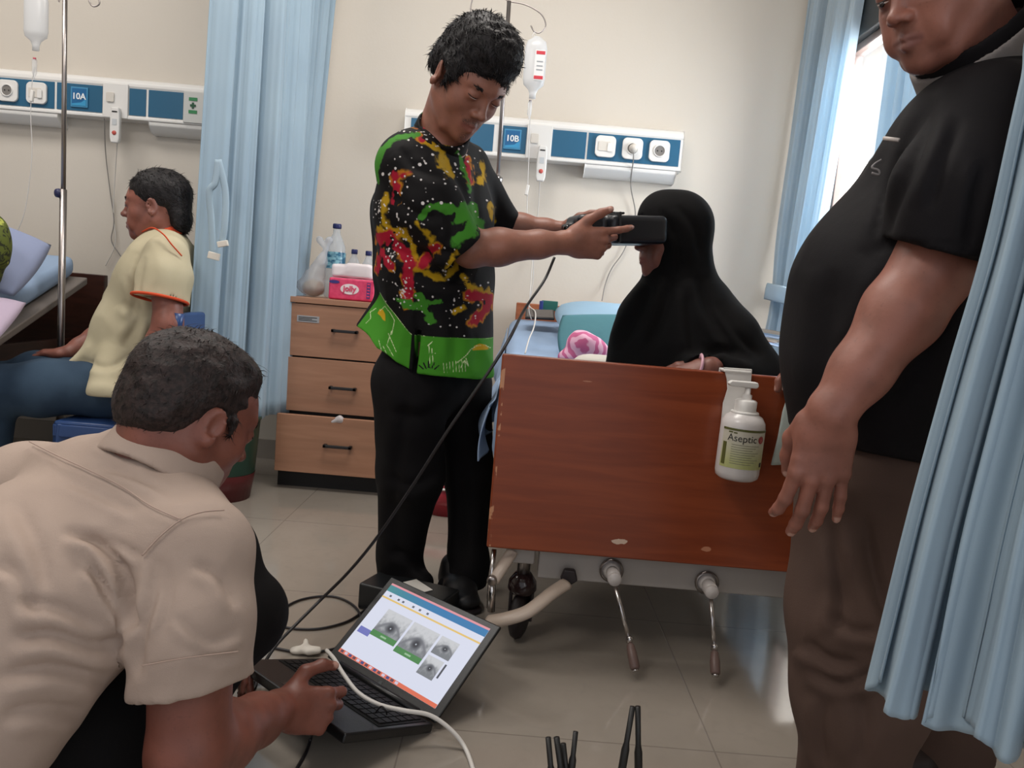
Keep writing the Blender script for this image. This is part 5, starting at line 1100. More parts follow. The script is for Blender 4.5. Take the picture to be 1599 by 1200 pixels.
# headset the man holds before the woman's eyes
def headset():
    t = thing('eye_camera_headset', 'black goggle shaped eye camera held before the face of the woman', 'camera', at(960, 386, 2.05))
    ax = unit(at(1037, 360, 2.08)-at(915, 358, 2.02)); up = unit(A([0, 0, 1])-ax*ax[2]); dp = np.cross(up, ax); R = np.eye(4); R[:3, 0] = ax; R[:3, 1] = dp; R[:3, 2] = up
    hs_m = mat('headset_plastic', (17, 20, 27), .35); c = at(981, 361, 2.07)
    s = S(); s.box(c, (.080, .075, .036), R, r=.014); s.box(at(918, 355, 2.05), (.045, .055, .030), R, r=.014, k=.01); s.box(at(889, 358, 2.05), (.014, .03, .014), R, r=.006, k=.01); s.box(at(953, 358, 2.07), (.0025, .09, .045), R, r=.001, k=.003, op='s') if False else None
    s.build('headset_body', hs_m, t, .0035)
    MB().box((-.003, -.077, -.038), (.003, .077, .039), R@np.eye(4) if False else TR(at(951, 358, 2.05), ax, dp, up)).build('seam_band', black_plastic, t, bevel=.002)
    MB().lathe([(.0, .010), (.010, .010), (.012, 0)], 20, TR(at(886, 358, 2.03), -dp*1.0, up, -ax), caps=False).build('lens', mat('lens_glass', (12, 12, 16), .08), t, smooth=True)
    MB().box((-.02, -.012, 0), (.02, .012, .006), TR(at(962, 335, 2.06), ax, dp, up)).build('strap_clip', black_plastic, t, bevel=.002)
headset()
# ================================================================ PERSON: older man in a black polo shirt, right
def man_polo():
    root = thing('person', 'older man in a black polo shirt and brown trousers standing at the right', 'person', (.62, 1.2, 0))
    fwd = unit((-.84, -.36, -.42)); sc = .95; ho = head_origin(at(1431, 120, 1.12), fwd, sc, -.03); M = headM(ho, fwd, sc, -.03)
    sk = skin('skin_brown_face', (146, 94, 79), lip=(118, 74, 68)); hm = hair_mat('grey_black_hair', (40, 37, 36))
    b = S(); neck = at(1545, 118, 1.16); head(b, M, neck, .057, age=1, full=1.04)
    b.ecap(at(1540, 240, 1.2), at(1400, 640, 1.25), (.14, .08), (.14, .12), (0, 1, 0), k=.04)
    sh = at(1535, 190, 1.06); el = at(1452, 428, 1.04); wr = at(1298, 645, 1.02); b.cap(at(1548, 192, 1.17), sh, .055, .056, k=.03)
    arm(b, sh, el, wr, (.056, .050, .050, .031))
    nails = hand(b, wr, (-.04, .05, -1), (-.10, -.97, -.02), [(12, 26, 18), (8, 20, 14), (8, 20, 14), (4, 12, 8)], 5, thumb=((.15, .75, -.75), (-.1, .9, -.5), (-.2, .95, -.3)), mirror=1, s=1.0)
    # the far hand rests on the footboard
    sf = at(1500, 200, 1.38); ef = at(1420, 440, 1.50); wf = at(1322, 578, 1.72); arm(b, sf, ef, wf, (.05, .043, .043, .028))
    nails += hand(b, wf, (-1, .12, -.05), (0, .1, 1), [(14, 40, 30)]*4, 3, mirror=-1, s=.95)
    b.build('body', sk, root, .0030, attrs=skin_attrs(M, nails))
    face_parts(root, M, hm, closed=.7, brow=.7)
    h = S(); h.M = M; h.ell((0, -.022, .040), (.078, .094, .084)); h.ell((0, .12, .0), (.075, .075, .10), k=.004, op='s'); h.ell((0, .01, -.07), (.12, .085, .07), k=.008, op='s'); h.disp = folds(33, .002, 120); h.build('hair', hm, root, .005)
    s = S(); Y = 1.22; sd = (.12, 1, 0)
    s.ecap(at(1556, 215, 1.19), at(1512, 300, 1.2), (.17, .095), (.19, .130), sd, k=.06); s.ecap(at(1512, 300, 1.2), at(1405, 450, 1.21), (.19, .130), (.19, .148), sd, k=.06)
    s.ecap(at(1405, 450, 1.21), at(1376, 560, 1.22), (.19, .148), (.185, .138), sd, k=.05); s.ecap(at(1376, 560, 1.22), at(1374, 720, 1.24), (.185, .138), (.18, .138), sd, k=.05)
    s.cap(at(1574, 140, 1.17), at(1556, 188, 1.08), .075, .074, k=.04); s.cap(at(1566, 148, 1.18), at(1530, 200, 1.38), .07, .07, k=.04)
    s.ell(at(1474, 225, 1.13), (.062, .08, .08), k=.05)
    q = S(); q.chain([at(1552, 196, 1.06), at(1500, 310, 1.03), at(1466, 400, 1.035)], [.078, .083, .080], k=.03)
    ax = unit(at(1466, 400, 1.035)-at(1500, 310, 1.03)); q.clip(at(1452, 398, 1.03), unit(ax+A([-.10, 0, -.25]))); q.cap(at(1468, 385, 1.04), at(1446, 450, 1.055), .062, .068, k=.003, op='s'); s.merge(q, .012)
    s.cap(at(1520, 200, 1.38), at(1440, 380, 1.46), .07, .065, k=.02)
    s.clip(at(1250, 672, 1.24), unit((-.05, 0, -1)), lim=.6)
    s.cap(at(1500, 20, 1.14), at(1545, 112, 1.16), .070, .062, k=.004, op='s')
    s.disp = folds(61, .0055, 17, (1, 1, .6))
    pm = cloth('black_polo_cloth', (15, 12, 15), .8, (18, 16, 19), big=.0025); s.build('shirt', pm, root, .006, post=creases([([(1455, 150), (1430, 240), (1390, 330), (1370, 400)], 12, .008), ([(1400, 420), (1370, 500), (1340, 560)], 16, .008), ([(1300, 420), (1290, 520), (1275, 640)], 16, .005), ([(1500, 180), (1470, 260), (1450, 330)], 10, .006), ([(1540, 250), (1520, 320), (1510, 390)], 10, .006), ([(1385, 388), (1450, 380), (1530, 398)], 3, .003), ([(1480, 470), (1440, 560), (1380, 640)], 14, .007)]))
    cg = cloth('grey_collar_cloth', (132, 126, 124), .8); ca = unit(at(1520, -12, 1.145)-at(1562, 70, 1.17)); cc = at(1541, 96, 1.155)
    collar_ring('collar_stand', cc+ca*.044, ca, .074, .034, .005, pm, root, side=(0, 1, 0)); collar_ring('collar', cc+ca*.020, ca, .084, .048, .006, cg, root, side=(0, 1, 0), ry=.084)
    MB().tube([at(1380, 216, 1.105), at(1404, 219, 1.085)], .0028, 8).build('pocket_trim', mat('pale_trim', (196, 186, 180), .6), root, smooth=True)
    MB().tube(spline([at(1376, 250, 1.09), at(1366, 256, 1.085), at(1362, 262, 1.083), at(1372, 266, 1.08), at(1373, 273, 1.08), at(1361, 270, 1.083)], 24), .0016, 6).build('logo', mat('grey_embroidery', (128, 124, 124), .6), root, smooth=True)
    # trousers
    t = S(); t.ecap(at(1374, 650, 1.24), at(1378, 740, 1.24), (.17, .125), (.18, .128), sd, k=.05)
    t.chain([at(1366, 740, 1.19), at(1345, 960, 1.15), at(1342, 1080, 1.14), at(1325, 1290, 1.18), (at(1325, 1290, 1.18)[0], 1.18, .03)], [.116, .101, .092, .076, .078], k=.04)
    t.chain([at(1420, 740, 1.34), at(1450, 950, 1.36), at(1480, 1150, 1.38), (at(1480, 1150, 1.38)[0], 1.38, .03)], [.105, .085, .07, .07], k=.03)
    t.clip((0, 0, .03), (0, 0, -1)); t.disp = folds(64, .009, 15, (1, 1, .8)); t.build('trousers', cloth('brown_trousers', (84, 66, 58), .85, (76, 60, 53), bump=.002, big=.004), root, .006, post=creases([([(1300, 820), (1312, 930), (1300, 1000)], 10, .008), ([(1345, 800), (1365, 900), (1400, 990), (1420, 1060)], 14, .014), ([(1255, 1000), (1290, 1030), (1345, 1040)], 10, .010), ([(1260, 1040), (1310, 1065), (1380, 1050)], 9, .008), ([(1290, 1090), (1280, 1140), (1290, 1200)], 10, .006), ([(1340, 1080), (1350, 1140), (1340, 1200)], 12, .006), ([(1300, 960), (1330, 985), (1380, 985)], 8, .006)]))
    xx = at(1325, 1290, 1.18)[0]; shoe('shoe', (xx+.05, 1.18, 0), (xx-.16, 1.16, 0), cloth('shoe_brown', (40, 30, 26), .5), root); xx = at(1480, 1150, 1.38)[0]; shoe('shoe', (xx+.05, 1.38, 0), (xx-.16, 1.36, 0), MATS['shoe_brown'], root)
man_polo()
# ================================================================ LAPTOP
def laptop():
    th, Aa, Bb, w, L, Bl = -.706, .696, .293, .346, .225, .222; c = A([-.225, 1.499, .019]); h = A([math.cos(th), math.sin(th), 0]); bk = A([-math.sin(th), math.cos(th), 0])
    l = bk*math.cos(Aa)+A([0, 0, math.sin(Aa)]); f = -bk*math.cos(Bb)+A([0, 0, math.sin(Bb)]); nl = np.cross(h, l); nf = np.cross(f, h); nf = nf if nf[2] > 0 else -nf; nl = nl if nl@A([0, -1, 0]) > 0 else -nl
    t = thing('laptop', 'open black laptop showing eye images, lifted at one corner by the crouching man', 'laptop', (c[0], c[1], 0))
    bm_ = mat('laptop_black', (14, 15, 17), .35, bump=.0004, bscale=300); B = TR(c, h, f, nf); Lm = TR(c, h, l, nl)
    base = MB().box((-w/2, 0, -.020), (w/2, Bl, -.002), B).build('base', bm_, t, bevel=.004)
    MB().box((-w/2+.012, .012, -.0025), (w/2-.012, .135, -.001), B).build('keyboard_tray', mat('key_tray', (8, 8, 9), .6, spec=.2), base)
    k = MB(); 
    for r_ in range(6):
        for q in range(15): x0 = -w/2+.018+q*.0207; y0 = .018+r_*.0185; k.box((x0, y0, -.001), (x0+.0175, y0+.0155, .0008), B)
    k.build('keys', mat('key_cap', (10, 10, 12), .55, spec=.25), base)
    MB().box((-.05, .15, -.0022), (.045, .205, -.0014), B).build('touchpad', mat('touchpad', (34, 35, 38), .25), base, bevel=.0003)
    lid = MB().box((-w/2, .0, -.008), (w/2, L, 0), Lm).build('lid', bm_, t, bevel=.003)
    MB().tube([c-h*w*.36, c+h*w*.36], .008, 12).build('hinge', bm_, t, smooth=True)
    sw, sl0, sl1 = w/2-.018, .022, L-.014
    def em(name, rgb, st=1.0): return mat(name, (10, 10, 10), .5, emit=rgb, estr=st)
    ES = .37
    def rect(name, x0, y0, x1, y1, m_, z=.0012, par=None): return MB().box((x0, y0, z-.0004), (x1, y1, z), Lm).build(name, m_, par or scr)
    scr = MB().box((-sw, sl0, .0002), (sw, sl1, .0008), Lm).build('screen', em('screen_white', (222, 226, 244), ES), lid)
    U = lambda u: -sw+2*sw*u; V_ = lambda v: sl1-(sl1-sl0)*v
    def bar_mat():
        tt = NT('screen_toolbar'); v = tt.coords((5, 0, 0)); n = tt.n('ShaderNodeSeparateXYZ'); tt.l(tt.coords(), n.inputs[0]); cc = tt.mix(tt.ss(n.outputs[0], -.10, .12), lin((74, 150, 130)), lin((40, 120, 176))); tt.b.inputs['Base Color'].default_value = (0, 0, 0, 1); tt.l(cc, tt.b.inputs['Emission Color']); tt.b.inputs['Emission Strength'].default_value = ES; return tt.m
    rect('title_bar', U(0), V_(.025), U(1), V_(0), em('screen_pink', (226, 150, 160), ES)); rect('toolbar', U(0), V_(.11), U(1), V_(.025), bar_mat()); rect('yellow_line', U(0), V_(.205), U(1), V_(.185), em('screen_yellow', (232, 196, 110), ES))
    for q in (.06, .15, .2, .31, .38, .46): rect('icon', U(q), V_(.165), U(q+.02), V_(.14), em('screen_grey', (90, 96, 110), ES))
    def eye_mat():
        tt = NT('screen_eye'); uv = tt.n('ShaderNodeTexCoord').outputs['Generated']; mp = tt.n('ShaderNodeMapping'); mp.inputs['Location'].default_value = (-.5, -.5, -.5); tt.l(uv, mp.inputs[0]); sx = tt.n('ShaderNodeSeparateXYZ'); tt.l(mp.outputs[0], sx.inputs[0])
        gx = tt.attr('ex'); gy = tt.attr('ey'); d = tt.math('SQRT', tt.math('ADD', tt.math('MULTIPLY', gx, gx), tt.math('MULTIPLY', gy, gy))); n = tt.noise(90, 4)
        base_ = tt.mix(tt.ss(tt.math('ADD', tt.math('MULTIPLY', gy, .5), n), .2, .9), lin((120, 124, 130)), lin((206, 208, 212)))
        lidd = tt.math('ABSOLUTE', tt.math('SUBTRACT', gy, tt.math('SUBTRACT', .26, tt.math('MULTIPLY', tt.math('MULTIPLY', gx, gx), .9)))); cc = tt.mix(tt.math('SUBTRACT', 1, tt.ss(lidd, .0, .22)), base_, lin((120, 122, 130)))
        cc = tt.mix(tt.math('SUBTRACT', 1, tt.ss(d, .20, .42)), cc, lin((92, 96, 104))); cc = tt.mix(tt.math('SUBTRACT', 1, tt.ss(d, .10, .26)), cc, lin((48, 50, 60))); cc = tt.mix(tt.math('SUBTRACT', 1, tt.ss(d, .03, .05)), cc, lin((190, 200, 210)))
        tt.b.inputs['Base Color'].default_value = (0, 0, 0, 1); tt.l(cc, tt.b.inputs['Emission Color']); tt.b.inputs['Emission Strength'].default_value = ES; return tt.m
    eyem = eye_mat()
    def eyeimg(u0, v0, u1, v1, green=None):
        G = np.zeros((12, 12, 3)); ex = []; ey = []
        for i, a in enumerate(np.linspace(0, 1, 12)):
            for j, b in enumerate(np.linspace(0, 1, 12)): p = A([U(u0+(u1-u0)*b), V_(v0+(v1-v0)*a), .0016]); G[i, j] = Lm[:3, :3]@p+Lm[:3, 3]; ex.append((b-.52)*1.7); ey.append((.55-a)*1.7)
        MB().grid(G).build('eye_picture', eyem, scr, attrs={'ex': ex, 'ey': ey})
        if green:
            rect('caption_bar', U(u0), V_(v1), U(u1), V_(v1-.07), em('screen_green', (66, 132, 70), ES), .0022)
            rect('caption_mark', U((u0+u1)/2)-.008, V_(v1-.025), U((u0+u1)/2)+.010, V_(v1-.045), em('screen_text', (150, 190, 150), ES), .0027)
    eyeimg(.14, .30, .40, .66, 'Eye 1'); eyeimg(.42, .30, .68, .70, 'Eye 2'); eyeimg(.70, .30, .87, .52); eyeimg(.70, .55, .85, .78)
    rect('side_bar', U(.865), V_(.73), U(.88), V_(.56), em('screen_dark', (70, 74, 84), ES)); rect('side_box', U(.02), V_(.70), U(.14), V_(.62), em('screen_lilac', (110, 116, 190), ES))
    rect('task_bar', U(0), V_(1), U(1), V_(.955), em('screen_orange', (226, 110, 80), ES))
    for q in range(14): rect('task_icon', U(.02+q*.045), V_(.992), U(.02+q*.045+.028), V_(.962), em('screen_icon_%s' % 'abc'[q % 3], ((90, 60, 80), (210, 200, 220), (60, 70, 130))[q % 3], ES), .0018)
    MB().lathe([(0, 0), (.0055, 0), (.0055, .0003)], 20, Lm@TR((0, .010, .0006)), caps=False).build('logo_disc', mat('logo_grey', (46, 52, 54), .4), lid, smooth=False)
    return c, h, f, nf, l
LC, LH, LF, LN_, LL = laptop()
# ================================================================ PERSON: crouching man in the foreground
def man_front():
    root = thing('person', 'man in a cream shirt crouching in the foreground with his back to the camera', 'person', (-.6, .95, 0))
    fwd = unit((.57, .69, -.46)); sc = .99; ho = at(302, 645, 1.12); M = headM(ho, fwd, sc, 0)
    sk = skin('skin_deep_brown', (126, 74, 60)); hm = hair_mat('dark_brown_hair', (26, 19, 18))
    b = S(); neck = at(238, 745, 1.10); head(b, M, neck, .062, full=1.02); b.cap(neck, at(215, 800, 1.08), .065, .09, k=.03)
    b.ecap(at(195, 800, 1.08), at(-160, 1180, .90), (.14, .075), (.12, .09), (.27, -.25, -.12), k=.04)
    sh = at(300, 868, .985); el = at(296, 1175, .945); wr = at(436, 1108, 1.185); b.cap(at(215, 800, 1.08), sh, .08, .062, k=.03); arm(b, sh, el, wr, (.056, .052, .050, .030))
    nails = hand(b, wr, (.80, .52, -.26), (-.40, -.80, .42), [(30, 42, 30), (48, 52, 34), (60, 56, 36), (66, 58, 36)], 3, thumb=((.80, .55, -.05), (.40, .92, -.05), (.02, 1, -.15)), mirror=-1, s=.95)
    shl = at(70, 800, 1.22); ell_ = (shl[0]-.03, shl[1]+.22, .36); wl_ = tuple(at(300, 1010, 1.40)); arm(b, shl, ell_, wl_, (.05, .045, .045, .028)); nails += hand(b, wl_, (.8, .3, -.4), (-.3, .3, .8), [(30, 30, 20)]*4, 4, mirror=-1, s=.95)
    b.build('body', sk, root, .0042, attrs=skin_attrs(M, nails)); face_parts(root, M, hm, closed=.9)
    h = S(); h.M = M; h.ell((0, -.020, .036), (.0795, .098, .084)); h.ell((0, .02, .082), (.055, .045, .026), k=.02)
    h.ell((0, -.060, -.015), (.066, .047, .055), k=.03)
    h.ell((0, .142, .0), (.085, .092, .09), k=.012, op='s'); h.ell((0, .075, -.09), (.13, .105, .085), k=.012, op='s'); h.clip((0, -.08, -.058), (0, .30, -1), k=.012)
    for s in (-1, 1): h.ell((s*.085, -.004, -.012), (.02, .022, .036), k=.004, op='s'); h.cap((s*.0745, .022, .01), (s*.0735, .026, -.012), .006, .003, k=.006)
    h.disp = folds(35, .003, 110); h.build('hair', hm, root, .0042); R = M[:3, :3]/sc; N_ = normals(h.V, h.F)
    tufts('hair_locks', h.V, N_, hm, root, 5200, .014, .0011, lambda P, N: np.tile(R@A([0, -.15, -.9]), (len(P), 1))+(P-M[:3, 3])*3*A([1, 1, 0]), 6, .25, .30, curl=.3, mask=lambda V: local(M, V)[:, 2] > -.06)
    tufts('crown_locks', h.V, N_, hm, root, 160, .032, .0010, lambda P, N: np.tile(R@A([0, .6, -.1]), (len(P), 1)), 8, .8, .55, curl=.5, mask=lambda V: local(M, V)[:, 2] > .085)
    # shirt
    side = unit((.27, -.25, -.10)); s = S()
    s.ecap(at(200, 800, 1.085), at(62, 920, .99), (.18, .095), (.166, .12), side, k=.05); s.ecap(at(62, 920, .99), at(-185, 1230, .87), (.166, .12), (.17, .13), side, k=.04)
    s.cap(at(40, 770, 1.24), at(205, 765, 1.12), .078, .070, k=.05); s.cap(at(205, 775, 1.10), sh+A([-.0, 0, .0]), .070, .076, k=.05)
    s.cap(at(222, 740, 1.10), at(205, 790, 1.08), .070, .09, k=.03)
    s.cap(at(40, 770, 1.24), ell_, .072, .055, k=.03)
    q = S(); q.chain([at(292, 866, .985), at(298, 960, .955), at(300, 1095, .94)], [.074, .0745, .0745], k=.03); ax = unit(at(300, 1085, .94)-at(298, 960, .955)); q.clip(at(300, 1068, .94), unit(ax+A([.10, 0, 0]))); q.cap(at(298, 1050, .945), at(298, 1120, .94), .061, .063, k=.003, op='s'); s.merge(q, .014)
    s.clip((0, 0, .16), (0, 0, -1))
    s.cap(at(262, 690, 1.12), at(236, 752, 1.10), .070, .064, k=.004, op='s')
    # drapery: deep folds at the armpit and pulls across the back
    for a_, b_, r0, k_ in (((150, 830, .90), (196, 930, .86), .010, .03), ((196, 930, .86), (205, 1000, .85), .016, .02), ((90, 830, .88), (150, 900, .85), .006, .02), ((30, 1010, .76), (150, 1030, .79), .007, .03), ((10, 1110, .72), (120, 1080, .75), .006, .03)): s.cap(at(*a_), at(*b_), r0, r0*.8, k=k_, op='s')
    fd = folds(71, .007, 15, (1, 1, 1)); fd2 = folds(72, .0022, 48); s.disp = lambda P: fd(P)+fd2(P)
    sm = cloth('cream_shirt_cloth', (170, 152, 140), .8, (163, 145, 133), fine=700, big=.004, bigs=12)
    s.build('shirt', sm, root, .0055, post=creases([([(100, 828), (150, 845), (188, 890), (204, 960), (206, 990)], 10, .016), ([(140, 880), (170, 930), (200, 985)], 9, .010), ([(165, 838), (205, 862), (222, 870)], 6, .005), ([(246, 868), (240, 930), (218, 1000), (214, 1060)], 9, .008),
        ([(262, 880), (262, 940), (250, 1000)], 9, .005), ([(10, 1000), (80, 992), (150, 1010), (200, 1000)], 12, .011), ([(-10, 1060), (80, 1045), (170, 1062)], 12, .009), ([(0, 1120), (60, 1108), (140, 1115)], 12, .008), ([(20, 940), (90, 950), (160, 985)], 12, .007), ([(270, 960), (325, 1000), (376, 985)], 8, .004), ([(290, 1010), (340, 1030), (378, 1020)], 7, .003),
        ([(150, 728), (210, 745), (268, 772)], 6, .004), ([(90, 745), (160, 775), (215, 800)], 8, .004), ([(150, 690), (190, 708), (240, 715)], 6, .004), ([(300, 880), (340, 900), (370, 950)], 9, .005), ([(20, 780), (60, 860), (70, 930)], 14, .006), ([(-10, 880), (30, 900), (60, 980)], 12, .006)]))
    cax = unit(at(282, 690, 1.13)-at(240, 752, 1.09)); collar_ring('collar', at(255, 724, 1.10), cax, .0775, .062, .005, sm, root, side=(.3, -.95, 0))
    # seams lie on the cloth: project them to the shirt surface
    V = s.V; seam_m = mat('seam_thread', (168, 146, 134), .8)
    def seam(name, pts, r=.0011):
        out = []
        for x, y in spline([(x, y, 0) for x, y in pts], 60)[:, :2]:
            d = unit(at(x, y, 1)-C0); w = V-C0; t_ = w@d; q = np.linalg.norm(w-t_[:, None]*d, axis=1); m_ = q < .009
            if m_.any(): tt = t_[m_].min(); out.append(C0+d*(tt-.0005))
        if len(out) > 4:
            out = A(out); k_ = np.array([.25, .5, .25]); 
            for _ in range(2): out[1:-1] = out[:-2]*.25+out[1:-1]*.5+out[2:]*.25
            MB().tube(out, r, 6).build(name, seam_m, root, smooth=True)
    seam('seam', [(46, 690), (90, 712), (140, 735), (190, 760), (235, 790), (283, 812)]); seam('seam', [(350, 797), (316, 800), (283, 812), (250, 838), (222, 868)]); seam('seam', [(222, 1040), (290, 1028), (372, 1018)], .0008)
    # dark trousers: thigh and knee in front, kneeling
    t = S(); hp = at(-20, 1250, .90)
    t.chain([at(20, 1270, .97), at(190, 1130, 1.09), at(366, 962, 1.28)], [.13, .115, .074], k=.05); kn = at(372, 960, 1.30); t.chain([kn, (kn[0]-.06, kn[1]-.05, .25), (kn[0]-.14, kn[1]-.16, .05)], [.078, .065, .055], k=.04)
    t.chain([hp+A([-.15, .15, -.05]), (hp[0]+.1, 1.30, .34), (hp[0]+.06, 1.26, .06)], [.12, .085, .06], k=.04)
    t.clip((0, 0, .03), (0, 0, -1)); t.disp = folds(74, .005, 20); t.build('trousers', cloth('dark_trousers', (12, 10, 11), .85), root, .007)
    shoe('shoe', (kn[0]-.2, kn[1]-.2, 0), (kn[0]-.02, kn[1]-.04, 0), black_plastic, root); shoe('shoe', (hp[0]+.03, 1.20, 0), (hp[0]+.16, 1.38, 0), black_plastic, root)
man_front()
# ================================================================ PERSON: seated man at the left on a blue plastic chair
def man_seated():
    root = thing('person', 'man in a cream and orange shirt sitting in profile on the blue chair', 'person', (-1.45, 2.75, 0))
    fwd = unit((-.97, -.16, -.08)); sc = 1.03; M = headM(at(243, 321, 2.75), fwd, sc)
    sk = skin('skin_dark_tan', (138, 84, 70)); hm = hair_mat('black_hair')
    b = S(); neck = at(262, 384, 2.77); head(b, M, neck, .056, age=1); b.cap(neck, at(258, 420, 2.77), .06, .09, k=.03); b.ecap(at(255, 420, 2.77), at(190, 600, 2.76), (.15, .09), (.14, .11), (0, 1, 0), k=.04)
    sh = at(262, 400, 2.60); el = at(262, 505, 2.54); wr = at(222, 610, 2.52); b.cap(at(258, 410, 2.77), sh, .07, .055, k=.03); arm(b, sh, el, wr, (.052, .046, .045, .03)); n = hand(b, wr, (-.4, .1, -.9), (-.1, -1, 0), [(20, 30, 20)]*4, 4, mirror=-1, s=.95)
    sf = at(235, 400, 2.95); ef = at(165, 520, 2.90); wf = at(108, 550, 2.80); arm(b, sf, ef, wf, (.05, .042, .04, .027)); n += hand(b, wf, (-1, -.1, -.1), (0, 0, 1), [(14, 20, 14)]*4, 4, mirror=1, s=.95)
    b.build('body', sk, root, .0045, attrs=skin_attrs(M, n)); face_parts(root, M, hm, closed=.5)
    h = S(); h.M = M; h.ell((0, -.020, .042), (.083, .102, .084)); h.ell((0, -.078, -.040), (.058, .038, .060), k=.03); h.ell((0, .15, .0), (.085, .090, .10), k=.01, op='s'); h.ell((0, .080, -.09), (.13, .105, .09), k=.01, op='s')
    for s in (-1, 1): h.ell((s*.085, -.004, -.012), (.02, .020, .034), k=.004, op='s')
    h.clip((0, 0, -.10), (0, 0, -1)); h.disp = folds(37, .003, 100); h.build('hair', hm, root, .005); R = M[:3, :3]/sc
    tufts('hair_locks', h.V, normals(h.V, h.F), hm, root, 2600, .024, .0016, lambda P, N: np.tile(R@A([0, -.5, -.6]), (len(P), 1))+(P-M[:3, 3])*2, 9, .25, .3, curl=.2)
    tufts('fringe', h.V, normals(h.V, h.F), hm, root, 120, .028, .0014, lambda P, N: np.tile(R@A([0, 1, .3]), (len(P), 1)), 10, .6, .35, mask=lambda V: (local(M, V)[:, 1] > .03) & (local(M, V)[:, 2] > .07))
    s = S(); sd = (.1, 1, 0)
    s.ecap(at(258, 405, 2.77), at(252, 440, 2.77), (.17, .095), (.18, .12), sd, k=.04); s.ecap(at(252, 440, 2.77), at(222, 520, 2.77), (.18, .12), (.17, .15), sd, k=.05); s.ecap(at(222, 520, 2.77), at(196, 590, 2.77), (.17, .15), (.19, .13), sd, k=.05)
    s.cap(at(262, 384, 2.78), sh, .062, .068, k=.04); s.cap(at(255, 390, 2.8), sf, .06, .06, k=.04); q = S(); q.chain([sh, at(258, 430, 2.58), at(250, 480, 2.56)], [.070, .079, .088], k=.03); ax = unit(at(250, 474, 2.56)-at(258, 430, 2.58)); q.clip(at(250, 468, 2.55), ax); q.cap(at(255, 445, 2.57), at(262, 505, 2.55), .064, .070, k=.003, op='s'); s.merge(q, .012); s.cap(sf, at(190, 470, 2.98), .065, .07, k=.02)
    s.ecap(at(160, 552, 2.72), at(125, 578, 2.70), (.12, .035), (.11, .022), sd, k=.03); s.ecap(at(178, 560, 2.60), at(164, 612, 2.50), (.055, .05), (.055, .04), (1, 0, 0), k=.03)
    s.clip(at(165, 618, 2.5), (0, 0, -1), lim=.3)
    s.cap(at(240, 340, 2.75), at(262, 388, 2.77), .07, .060, k=.004, op='s'); s.disp = folds(81, .007, 20)
    sm = cloth('cream_yellow_cloth', (186, 177, 150), .85, (176, 167, 140), big=.003); s.build('shirt', sm, root, .006, post=creases([([(192, 470), (215, 500), (190, 545)], 7, .010), ([(120, 562), (170, 572), (220, 548)], 6, .008), ([(225, 400), (215, 450), (225, 500)], 6, .007), ([(240, 500), (225, 550), (190, 600)], 6, .008), ([(200, 430), (210, 470), (200, 510)], 5, .005)]))
    om = cloth('orange_trim_cloth', (206, 78, 46), .8)
    collar_ring('collar', at(256, 366, 2.765), unit(at(250, 340, 2.75)-at(260, 380, 2.77)+A([-.02, 0, 0])), .066, .036, .005, om, root, side=(0, 1, 0))
    cen = at(250, 467, 2.55); u1 = unit(np.cross(ax, (0, 1, 0))); u2 = np.cross(ax, u1); MB().tube([cen+(u1*math.cos(a)+u2*math.sin(a))*.0865 for a in np.linspace(0, 2*math.pi, 33)], .005, 8, caps=False).build('cuff_trim', om, root, smooth=True)
    MB().tube(spline([at(222, 362, 2.56), at(238, 356, 2.535), at(255, 366, 2.53), at(268, 382, 2.53), at(284, 400, 2.55)], 30), .0025, 6).build('piping', om, root, smooth=True)
    t = S(); hp = at(192, 606, 2.77); t.cap(hp+A([0, .05, 0]), hp+A([0, -.05, 0]), .12, .12, k=.04)
    t.chain([at(180, 606, 2.65), at(70, 606, 2.59), at(-12, 610, 2.56)], [.098, .092, .080], k=.04); t.chain([at(180, 600, 2.82), at(60, 588, 2.80), at(-8, 600, 2.80)], [.095, .085, .076], k=.04)
    k1 = at(-12, 610, 2.56); k2 = at(-8, 600, 2.80); t.chain([k1, (k1[0]-.02, k1[1], .05)], [.078, .06], k=.04); t.chain([k2, (k2[0]-.02, k2[1], .05)], [.075, .06], k=.04)
    t.clip((0, 0, .03), (0, 0, -1)); t.disp = folds(84, .005, 22)
    jm = cloth('blue_jeans_cloth', (58, 76, 94), .9, (44, 60, 78)); t.build('jeans', jm, root, .007)
    shoe('shoe', (k1[0]+.05, k1[1], 0), (k1[0]-.18, k1[1], 0), black_plastic, root); shoe('shoe', (k2[0]+.05, k2[1], 0), (k2[0]-.18, k2[1], 0), black_plastic, root)
    hp2 = hp
    # chair
    ch = thing('plastic_chair', 'blue plastic chair under the man in the cream and orange shirt', 'chair', (hp[0], hp[1], 0)); bp_ = mat('blue_plastic', (48, 74, 122), .3); x0, x1 = at(92, 630, 2.55)[0], at(300, 600, 2.7)[0]; y0, y1 = 2.52, 2.99; zs = hp[2]-.088
    MB().box((x0, y0, zs-.018), (x1-.02, y1, zs)).build('seat', bp_, ch, bevel=.012, seg=3)
    MB().box((x0+.005, y0-.004, zs-.055), (x1-.03, y0+.018, zs-.012)).box((x0-.004, y0, zs-.055), (x0+.016, y1, zs-.012)).build('seat_rim', bp_, ch, bevel=.005)
    for (xa, ya, dx) in ((x0+.02, y0+.02, -.03), (x0+.02, y1-.03, -.03), (x1-.06, y0+.02, .05), (x1-.06, y1-.03, .05)): MB().tube([(xa, ya, zs-.01), (xa+dx, ya, 0)], [.030, .020], 4).build('leg', bp_, ch, bevel=.004)
    for ya in (y0+.01, y1-.03): MB().tube(spline([(x1-.05, ya, zs-.01), (x1-.01, ya, zs+.2), (x1+.02, ya, zs+.39)], 12), .018, 8).build('back_post', bp_, ch, smooth=True)
